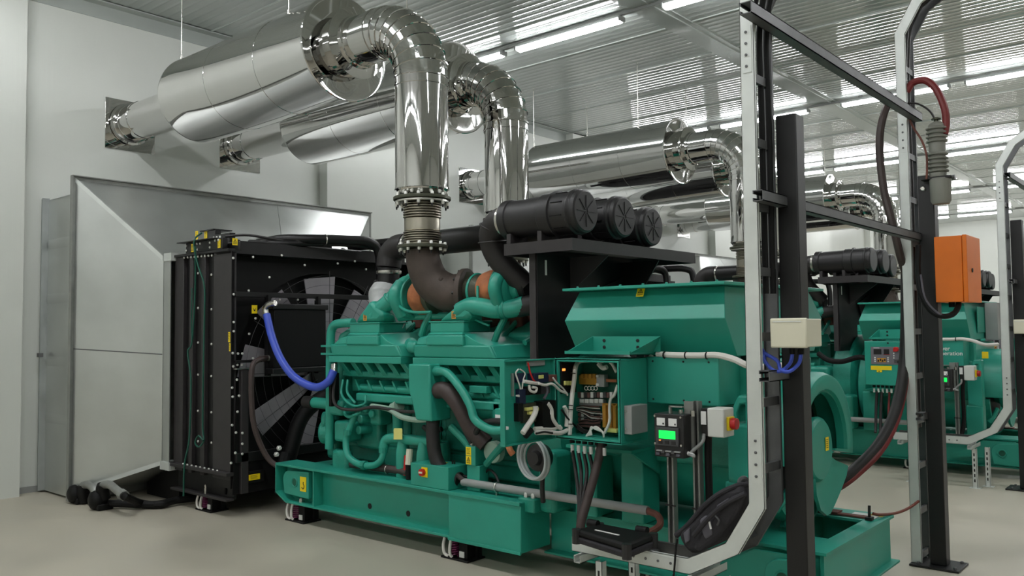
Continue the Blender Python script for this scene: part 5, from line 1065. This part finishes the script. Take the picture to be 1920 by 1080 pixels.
# ------------------------------------------------------------------ cable ladders
def ladder(dy, lab, horizontal=True, zb=3.13):
    yf, wd = 3.64, .21
    t = thing('cable_ladder', lab, 'cable ladder', (-1.67, yf+.1+dy, 0), 'galvanised cable ladders by the black columns')
    if horizontal:
        inn = [(-2.715, .495), (-2.03, .495), (-1.832, .596), (-1.712, .794), (-1.7, zb), (-1.58, zb+.21), (-1.3, zb+.4), (-.9, zb+.55)]
        out = [(-2.715, .42), (-2.02, .42), (-1.769, .555), (-1.636, .777), (-1.635, zb-.02), (-1.525, zb+.17), (-1.26, zb+.335), (-.88, zb+.48)]
    else:
        inn = [(-1.705, .012), (-1.705, zb), (-1.585, zb+.21), (-1.3, zb+.4), (-.9, zb+.55)]
        out = [(-1.64, .012), (-1.64, zb-.02), (-1.53, zb+.17), (-1.26, zb+.335), (-.88, zb+.48)]
    o0 = origin(t)
    def P(q, y): return V(q[0], y+dy, q[1])
    for y, s in ((yf, 1), (yf+wd, -1)):
        b = MB()
        for i in range(len(inn)-1):
            ya, yb = (y, y+.002) if s > 0 else (y-.002, y)
            b.hexa([P(inn[i], ya), P(inn[i+1], ya), P(out[i+1], ya), P(out[i], ya)], [P(inn[i], yb), P(inn[i+1], yb), P(out[i+1], yb), P(out[i], yb)])
            for E_ in (inn, out):
                m_ = .0025; o_ = out if E_ is inn else inn
                def sh(k): 
                    d = V(o_[k][0]-E_[k][0], 0, o_[k][1]-E_[k][1]).normalized()*m_; return d
                a0, a1 = P(E_[i], y), P(E_[i+1], y)
                b.hexa([a0, a1, a1+sh(i+1), a0+sh(i)], [q+V(0, s*.018, 0) for q in (a0, a1, a1+sh(i+1), a0+sh(i))])
        b.build('side_rail', 'galv_rail' if s > 0 else 'galv_dark', t)  # same galvanising on both; rear rail coloured darker to imitate its shade
    def rung(c_, d_):
        c_ = V(*c_); d_ = V(*d_).normalized(); n_ = V(0, 1, 0).cross(d_)
        q = [c_+d_*a+n_*e for a, e in ((-.02, -.01), (.02, -.01), (.02, .01), (-.02, .01))]
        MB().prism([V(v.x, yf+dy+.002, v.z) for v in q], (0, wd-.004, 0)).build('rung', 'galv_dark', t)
    z = .95 if horizontal else .35
    while z < zb-.05: rung((-1.655, 0, z), (0, 0, 1)); z += .3
    if horizontal:
        for x in (-2.6, -2.32, -2.1): rung((x, 0, .44), (1, 0, 0))
        rung((-1.79, 0, .6), (1, 0, .7))
    else: rung((-1.655, 0, .06), (0, 0, 1))
    spl = [(-1.667, 2.88)]
    if horizontal: spl += [(-1.667, 1.0)]
    for x, z in spl:
        p_ = MB().box(x-.022, x+.022, yf+dy-.003, yf+dy, z-.11, z+.11).build('splice_plate', 'galv_rail', t)
        bolts(t, [V(x-.004, yf+dy-.003, z+dz) for dz in (-.08, -.027, .027, .08)], (0, -1, 0), .007, .005, 'galv_dark')
    if horizontal:
        p_ = MB().box(-2.36, -2.09, yf+dy-.003, yf+dy, .43, .485).build('splice_plate', 'galv_rail', t)
        bolts(t, [V(-2.33+k*.07, yf+dy-.003, .457) for k in range(4)], (0, -1, 0), .007, .005, 'galv_dark')
    return t
ladder(0, 'galvanised cable ladder rising in front of the nearest black column, bent level at its foot')
ladder(2.43, 'straight galvanised cable ladder on the floor beside the column with the orange box', False, 3.6)
ladder(PITCH_Y, 'galvanised cable ladder with bent foot in front of the black column at the right edge')
def slotted_leg(x, y, z1, lab, w_=.041):
    t = thing('strut_leg', lab, 'strut leg', (x, y, 0), 'slotted strut legs under the cable ladders')
    b = MB().box(x-w_/2, x+w_/2, y, y+.0025, .004, z1); b.box(x-w_/2, x-w_/2+.0025, y, y+w_, .004, z1); b.box(x+w_/2-.0025, x+w_/2, y, y+w_, .004, z1); b.build('channel', 'galv_rail', t)
    k = 0; z = z1-.06
    while z > .03: MB().box(x-.006, x+.006, y-.0006, y+.0005, z-.014, z+.014).build('slot', 'mark_black', t); z -= .05
    MB().box(x-.05, x+.05, y-.02, y+.06, .0005, .005).build('foot', 'galv_rail', t)
for dy, s in ((0, 'nearest'), (PITCH_Y, 'rear bent')):
    for x, y, nm in ((-2.56, 3.66, 'left hand front'), (-2.46, 3.82, 'left hand rear'), (-1.98, 3.66, 'right hand front'), (-1.9, 3.82, 'right hand rear')):
        slotted_leg(x, y+dy, .385, '%s slotted strut leg under the level foot of the %s cable ladder' % (nm, s))
    for x, nm in ((-2.64, 'left'), (-2.0, 'right')):
        b = MB().box(x-.02, x+.02, 3.58+dy, 3.95+dy, .382, .385); b.box(x-.02, x-.018, 3.58+dy, 3.95+dy, .382, .42); b.box(x+.018, x+.02, 3.58+dy, 3.95+dy, .382, .42); b.box(x-.02, x-.008, 3.58+dy, 3.95+dy, .417, .42)
        tag(b.build('cross_strut', 'galv_rail'), 'cross strut under the %s end of the level foot of the %s ladder' % (nm, s), 'strut', 'cross struts under the ladders')
# two long struts tying the ladders together
def channel(x, z, y0, y1, w_, lab):
    b = MB().box(x+w_/2-.004, x+w_/2, y0, y1, z-w_/2, z+w_/2); b.box(x-w_/2, x+w_/2, y0, y1, z-w_/2, z-w_/2+.004); b.box(x-w_/2, x+w_/2, y0, y1, z+w_/2-.004, z+w_/2); b.box(x-w_/2, x-w_/2+.004, y0, y1, z-w_/2, z-w_/2+.016); b.box(x-w_/2, x-w_/2+.004, y0, y1, z+w_/2-.016, z+w_/2)
    return tag(b.build('tie_strut', 'galv_dark'), lab, 'strut', 'tie struts between the cable ladders')
channel(-1.605, 3.02, 3.5, 6.2, .055, 'upper grey tie strut running from the nearest ladder to the second ladder')
channel(-1.605, 2.185, 3.58, 6.42, .05, 'lower grey tie strut running from the nearest column to the column with the orange box')
channel(-1.605, 1.375, 3.6, 3.82, .05, 'stub of strut fixing the nearest cable ladder to the nearest black column')
channel(-1.605, 3.02, 9.2, 12.0, .055, 'grey tie strut at the top of the ladder by the right edge')
channel(-1.605, .99, 6.0, 6.1, .05, 'strut stub fixing the straight ladder to the black column, lower of two')
channel(-1.605, 2.0, 9.2, 9.36, .045, 'strut stub fixing the right hand ladder to its column')

# ------------------------------------------------------------------ black steel columns
def column(x, y, lab, top=2.6):
    t = thing('steel_column', lab, 'column', (x, y, 0), 'black steel columns by the cable ladders')
    MB().box(x-.05, x+.05, y-.05, y+.05, .014, top).build('shaft', 'black', t, bevel=.006)
    MB().box(x-.16, x+.14, y-.13, y+.13, .001, .015).build('base_plate', 'black', t, bevel=.002)
    bolts(t, [V(x+sx*.11, y+sy*.09, .015) for sx in (-1, 1) for sy in (-1, 1)], (0, 0, 1), .012, .014, 'galv_dark')
    return t
column(-1.58, 3.9, 'black square steel column behind the nearest cable ladder')
column(-1.545, 6.14, 'black square steel column carrying the orange box and the grey insulator')
column(-1.58, 9.42, 'black square steel column with cream box at the right edge')

# ------------------------------------------------------------------ boxes on the columns
def junction_box(dy, lab):
    x0, x1, z0, z1 = -1.6, -1.435, 1.5, 1.633; yf = 3.66+dy
    t = thing('junction_box', lab, 'junction box', ((x0+x1)/2, yf+.06, z0), 'cream junction boxes')
    MB().box(x0+.004, x1+.0, yf+.022, 3.848+dy, z0+.004, z1-.004).build('body', 'cream', t, bevel=.005)
    ld = MB().box(x0, x1+.003, yf, yf+.024, z0, z1).build('lid', 'cream', t, bevel=.007)
    MB().box(x0+.015, x1-.02, yf-.0015, yf+.001, z1-.018, z1-.013).build('lid_line', 'white_paint', ld)
    for k, x in enumerate((-1.53, -1.49)):
        MB().cyl((x, 3.74+dy, z0), (x, 3.74+dy, z0-.03), .014, n=10).build('cable_gland', 'soot', t)
junction_box(0, 'cream junction box on the nearest black column with two blue cables below')
junction_box(PITCH_Y-.02, 'cream junction box at the right edge on the farther black column')
for k, (x, lab) in enumerate(((-1.53, 'left hand blue cable looping under the nearest cream junction box'), (-1.49, 'right hand blue cable looping under the nearest cream junction box'))):
    P = [V(x, 3.74, 1.475), V(x-.004, 3.72, 1.43), V(x-.035, 3.69, 1.395), V(x-.075, 3.69, 1.4-.0*k), V(x-.12+.02*k, 3.71, 1.44), V(-1.655, 3.72, 1.475), V(-1.69, 3.7, 1.52)]
    tag(MB().tube(P, .0085, 10).build('blue_cable', 'blue'), lab, 'cable')
t = thing('orange_cabinet', 'orange steel cabinet hung on the middle black column', 'electrical cabinet', (-1.4, 6.2, 1.74))
MB().box(-1.495, -1.33, 6.05, 6.42, 1.742, 2.175).build('body', 'orange', t, bevel=.004)
d = MB().box(-1.327, -1.3, 6.045, 6.425, 1.74, 2.178).build('door', 'orange', t, bevel=.004)
MB().cyl((-1.301, 6.17, 1.95), (-1.294, 6.17, 1.95), .014, n=14).build('lock', 'mark_black', d)
for x, r in ((-1.42, .02), (-1.38, .014)): MB().cyl((x, 6.14, 1.742), (x, 6.14, 1.71), r, n=12).build('cable_gland', 'soot', t)
# insulator on its bracket
t = thing('insulator', 'grey ribbed insulator on a bracket at the top of the middle black column', 'insulator', (-1.46, 6.12, 2.39))
ix, iy = -1.455, 6.05
pr = [(0, .05), (.02, .05)]
for z0, k in ((.03, 5), (.22, 4)):
    for i in range(k): pr += [(z0+i*.03, .048), (z0+i*.03+.005, .064), (z0+i*.03+.012, .066), (z0+i*.03+.02, .05)]
pr = [(0, .05), (.02, .055)]
for i in range(5): pr += [(.03+i*.028, .05), (.034+i*.028, .066), (.042+i*.028, .068), (.052+i*.028, .05)]
pr += [(.18, .05), (.22, .052)]
for i in range(4): pr += [(.23+i*.028, .05), (.234+i*.028, .064), (.242+i*.028, .066), (.252+i*.028, .05)]
pr += [(.345, .05), (.36, .04), (.37, .02)]
MB().lathe((ix, iy, 2.57), (0, 0, 1), pr, 28).build('ribbed_body', 'insulator', t, ang=50)
MB().lathe((ix+.012, iy, 2.39), (0, 0, 1), [(0, .05), (.02, .062), (.16, .066), (.17, .06)], 28).build('pot', 'insulator', t)
MB().box(ix-.1, ix+.085, iy-.045, iy+.1, 2.556, 2.57).build('bracket', 'black', t, bevel=.002)
MB().cyl((ix+.085, iy, 2.563), (ix+.1, iy, 2.563), .012, n=8).build('bracket_bolt', 'galv_dark', t)
MB().cyl((ix, iy, 2.935), (ix, iy, 2.97), .014, n=10).build('terminal', 'olive_iron', t); MB().cyl((ix, iy, 2.955), (ix, iy, 2.962), .03, n=10).build('terminal_washer', 'olive_iron', t)
bolts(t, [V(-1.56, 6.088, 2.51)], (0, -1, 0), .018, .012, 'steel')

# ------------------------------------------------------------------ cables around the ladders and columns
def cable(name, m, r, lab, pts, n=10):
    return tag(MB().tube([at(a, b_, y=y) for a, b_, y in pts], r, n, 7).build(name, m), lab, 'cable')
cable('red_cable', 'red_cable', .024, 'thick dark red cable arching over to the top of the grey insulator', [(1700, 172, 6.12), (1712, 155, 6.12), (1735, 151, 6.1), (1755, 167, 6.08), (1770, 200, 6.06), (1774, 228, 6.06), (1771, 252, 6.05)])
cable('thin_cable', 'rubber', .007, 'thin black cable from the ladder to the top of the grey insulator', [(1700, 193, 6.1), (1722, 195, 6.1), (1742, 207, 6.07), (1752, 222, 6.05), (1756, 233, 6.05)], 8)
cable('thin_cable', 'rust_dark', .007, 'thin brown cable hanging from the ladder to the insulator bracket', [(1702, 215, 6.1), (1712, 238, 6.08), (1728, 263, 6.05), (1737, 290, 6.0), (1738, 320, 6.0), (1737, 336, 6.0)], 8)
cable('thick_cable', 'hose_brown', .026, 'thick brown black cable hanging in a bow left of the second ladder', [(1690, 180, 6.2), (1668, 192, 6.12), (1655, 222, 6.02), (1649, 262, 6.0), (1651, 310, 6.0), (1659, 365, 6.0), (1676, 430, 6.0), (1688, 480, 6.05), (1700, 520, 6.18)])
cable('thick_cable', 'soot', .018, 'black cable looping from the ladder up into the orange cabinet', [(1722, 460, 6.0), (1721, 510, 5.98), (1727, 552, 5.95), (1745, 582, 5.95), (1768, 593, 5.96), (1788, 588, 6.02), (1797, 573, 6.1), (1796, 560, 6.14)])
cable('grey_lead', 'bag_grey', .007, 'grey lead looping beside the black cable under the orange cabinet', [(1726, 515, 5.97), (1735, 560, 5.94), (1760, 588, 5.94), (1778, 590, 5.98)], 8)
cable('cable_bundle', 'rubber', .038, 'thick black cable bundle rising from the nearest alternator to the second ladder', [(1530, 930, 5.5), (1575, 902, 5.54), (1608, 876, 5.65), (1645, 838, 5.75), (1672, 790, 5.88), (1687, 740, 6.0), (1695, 690, 6.1), (1699, 620, 6.15), (1700, 480, 6.18)], 12)
cable('red_cable', 'red_cable', .02, 'dark red cable in the bundle rising from the nearest alternator to the second ladder', [(1532, 935, 5.5), (1578, 912, 5.53), (1614, 884, 5.64), (1652, 845, 5.74), (1678, 797, 5.87), (1693, 745, 6.0), (1700, 690, 6.1), (1702, 620, 6.15)])
cable('air_hose', 'red_dull', .009, 'thin red brown hose from the end of the nearest base frame to the second ladder', [(1637, 963, 5.45), (1650, 965, 5.5), (1680, 962, 5.7), (1705, 952, 5.9), (1722, 940, 6.03)], 8)
v = MB().cyl(at(1630, 970, y=5.4), at(1630, 948, y=5.4), .009, n=8); v.box(at(1630, 966, y=5.4).x-.02, at(1630, 966, y=5.4).x+.02, 5.38, 5.42, .402, .42)
tag(v.build('hose_valve', 'mark_black'), 'small black valve on the corner of the nearest base frame', 'valve')
for k in range(3):
    x = -1.68+.02*k
    tag(MB().tube([V(x, 3.73+.035*k, 1.75), V(x, 3.73+.035*k, 2.6), V(x+.005, 3.73+.035*k, 3.05), V(x+.1, 3.73+.035*k, 3.3), V(x+.36, 3.73+.035*k, 3.5)], .014, 10).build('ladder_cable', 'soot'), '%s of the black cables running up inside the nearest cable ladder' % ('front one', 'middle one', 'rear one')[k], 'cable')
for k in range(2):
    tag(MB().tube([V(-1.67, 6.14+.06*k, .9), V(-1.67, 6.14+.06*k, 2.5), V(-1.66, 6.14+.06*k, 3.55), V(-1.55, 6.14+.06*k, 3.82), V(-1.3, 6.14+.06*k, 3.96)], .022, 10).build('ladder_cable', 'rubber'), '%s of the black cables running up inside the straight cable ladder' % ('front one', 'rear one')[k], 'cable')

# ------------------------------------------------------------------ laptop case and backpack lying on the nearest ladder
zc = .575
q = [at(1078, 991, z=zc), at(1176, 1020, z=zc), at(1228, 999, z=zc), at(1123, 979, z=zc)]
cx = sum((p_ for p_ in q), V(0, 0, 0))/4
t = thing('laptop_case', 'closed rugged black laptop case lying on the level foot of the nearest ladder', 'laptop case', (cx.x, cx.y, .497))
def lift(P, dz, s=1.0): return [cx.lerp(p_, s)+V(0, 0, dz) for p_ in P]
MB().hexa(lift(q, -.074, 1.0), lift(q, -.037, 1.03)).build('base', 'bag_black', t, bevel=.012)
MB().hexa(lift(q, -.034, 1.03), lift(q, -.002, .97)).build('lid', 'soot', t, bevel=.012)
for k in range(4): 
    c_ = cx.lerp(q[k], .96); MB().cyl(c_+V(0, 0, -.074), c_+V(0, 0, -.002), .024, n=10).build('corner_guard', 'plastic_black', t)
a, b_ = at(1116, 994, z=zc), at(1161, 1004, z=zc); d_ = (b_-a).normalized(); n_ = V(-d_.y, d_.x, 0)*.005
MB().prism([a-n_, b_-n_, b_+n_, a+n_], (0, 0, .003)).build('silver_strip', 'white_label', t)
for f in (.18, .78):
    c_ = q[3].lerp(q[2], f) if f > .5 else q[0].lerp(q[3], .75); MB().cyl(c_+V(-.03, 0, -.0), c_+V(.03, .0, 0), .022, n=12).build('handle_knob', 'soot', t)
t = thing('backpack', 'black and grey backpack leaning in the bend of the nearest cable ladder', 'backpack', (-1.88, 3.76, .5))
def bp_(pts, y): return [at(a, b_, y=y) for a, b_ in pts]
o = MB().prism(bp_([(1268, 1003), (1280, 1026), (1295, 1043), (1325, 1030), (1352, 1016), (1378, 982), (1398, 945), (1400, 918), (1386, 910), (1360, 914), (1335, 930), (1310, 957), (1288, 982)], 3.672), (0, .17, 0))
o.build('body', 'bag_black', t, bevel=.03, ang=60)
o = MB().prism(bp_([(1296, 1030), (1312, 1036), (1345, 1012), (1380, 968), (1395, 935), (1392, 922), (1368, 932), (1340, 960), (1310, 1000)], 3.65), (0, .04, 0)); o.build('front_pocket', 'bag_black', t, bevel=.02, ang=60)
o = MB().prism(bp_([(1311, 975), (1322, 966), (1333, 978), (1335, 1003), (1322, 1012), (1316, 1000)], 3.644), (0, .02, 0)); o.build('grey_panel', 'bag_grey', t, bevel=.008)
o = MB().prism(bp_([(1280, 1000), (1292, 990), (1292, 1014), (1284, 1020)], 3.66), (0, .02, 0)); o.build('grey_panel', 'bag_grey', t, bevel=.006)
o = MB().prism(bp_([(1343, 948), (1365, 934), (1366, 941), (1345, 956)], 3.644), (0, .015, 0)); o.build('logo_patch', 'bag_grey', t, bevel=.004)
MB().tube([at(1268, 1004, y=3.7), at(1290, 985, y=3.69), at(1322, 948, y=3.68), at(1350, 926, y=3.68), at(1380, 912, y=3.69), at(1402, 908, y=3.72)], .014, 10).build('shoulder_strap', 'bag_black', t)
MB().tube([at(1300, 1005, y=3.64), at(1330, 970, y=3.635), at(1360, 945, y=3.635), at(1398, 925, y=3.65)], .012, 8).build('strap', 'bag_black', t)
MB().tube([at(1386, 922, y=3.7), at(1388, 902, y=3.72), at(1397, 898, y=3.74), at(1402, 910, y=3.75)], .014, 8).build('carry_handle', 'dark_grey', t)
MB().tube([at(1270, 1010, y=3.635), at(1267, 1030, y=3.625), at(1265, 1060, y=3.62), at(1262, 1090, y=3.62)], .005, 6).build('loose_strap', 'soot', t)
MB().tube([at(1341, 966, y=3.636), at(1348, 976, y=3.63), at(1345, 985, y=3.634)], .005, 6).build('buckle', 'dark_grey', t)
MB().tube([at(1330, 978, y=3.64), at(1333, 992, y=3.638)], .005, 6, 0).build('zip_pull', 'white_label', t)

# ================================================================== the second and the farthest generator set
for o, tmpl, skip, only in list(SET):
    for k in (1, 2):
        if k == 2 and o.name.startswith(('spring_mount',)): continue
        c = copy_tree(o, None, skip); c.location.y += PITCH_Y*k; c['label'] = tmpl.replace('{s}', SN[k])
        if o is ALT and k == 1:
            for ch in c.children:
                if ch.name.startswith('side_panel'): SPN = ch
            MB().box(-2.125, -2.0, 5.08+PITCH_Y, 6.1+PITCH_Y, 1.42, 1.83).build('grey_cable_box', 'grey_paint', c, bevel=.004)
            lettering('Power\nGeneration', .062, V(-2.475, 4.2985+PITCH_Y, 1.318), 'white_label', SPN)
            lg = MB().plate([V(-2.6, 4.2985+PITCH_Y, 1.25), V(-2.5, 4.2985+PITCH_Y, 1.25), V(-2.5, 4.2985+PITCH_Y, 1.36), V(-2.6, 4.2985+PITCH_Y, 1.36)], [V(-2.575, 4.2985+PITCH_Y, 1.277), V(-2.5001, 4.2985+PITCH_Y, 1.285), V(-2.5001, 4.2985+PITCH_Y, 1.325), V(-2.575, 4.2985+PITCH_Y, 1.333)], (0, -.001, 0))
            lg.build('logo', 'white_label', SPN)
for k in (1, 2):
    t = thing('conduit', 'grey conduit pipe along the base frame of the %s generator' % SN[k], 'pipe', (-3.4, 4.3+PITCH_Y*k, .49))
    MB().tube([V(-4.15, 4.3+PITCH_Y*k, .53), V(-2.65, 4.3+PITCH_Y*k, .527)], .027, 16, 0).build('pipe', 'grey_paint', t)
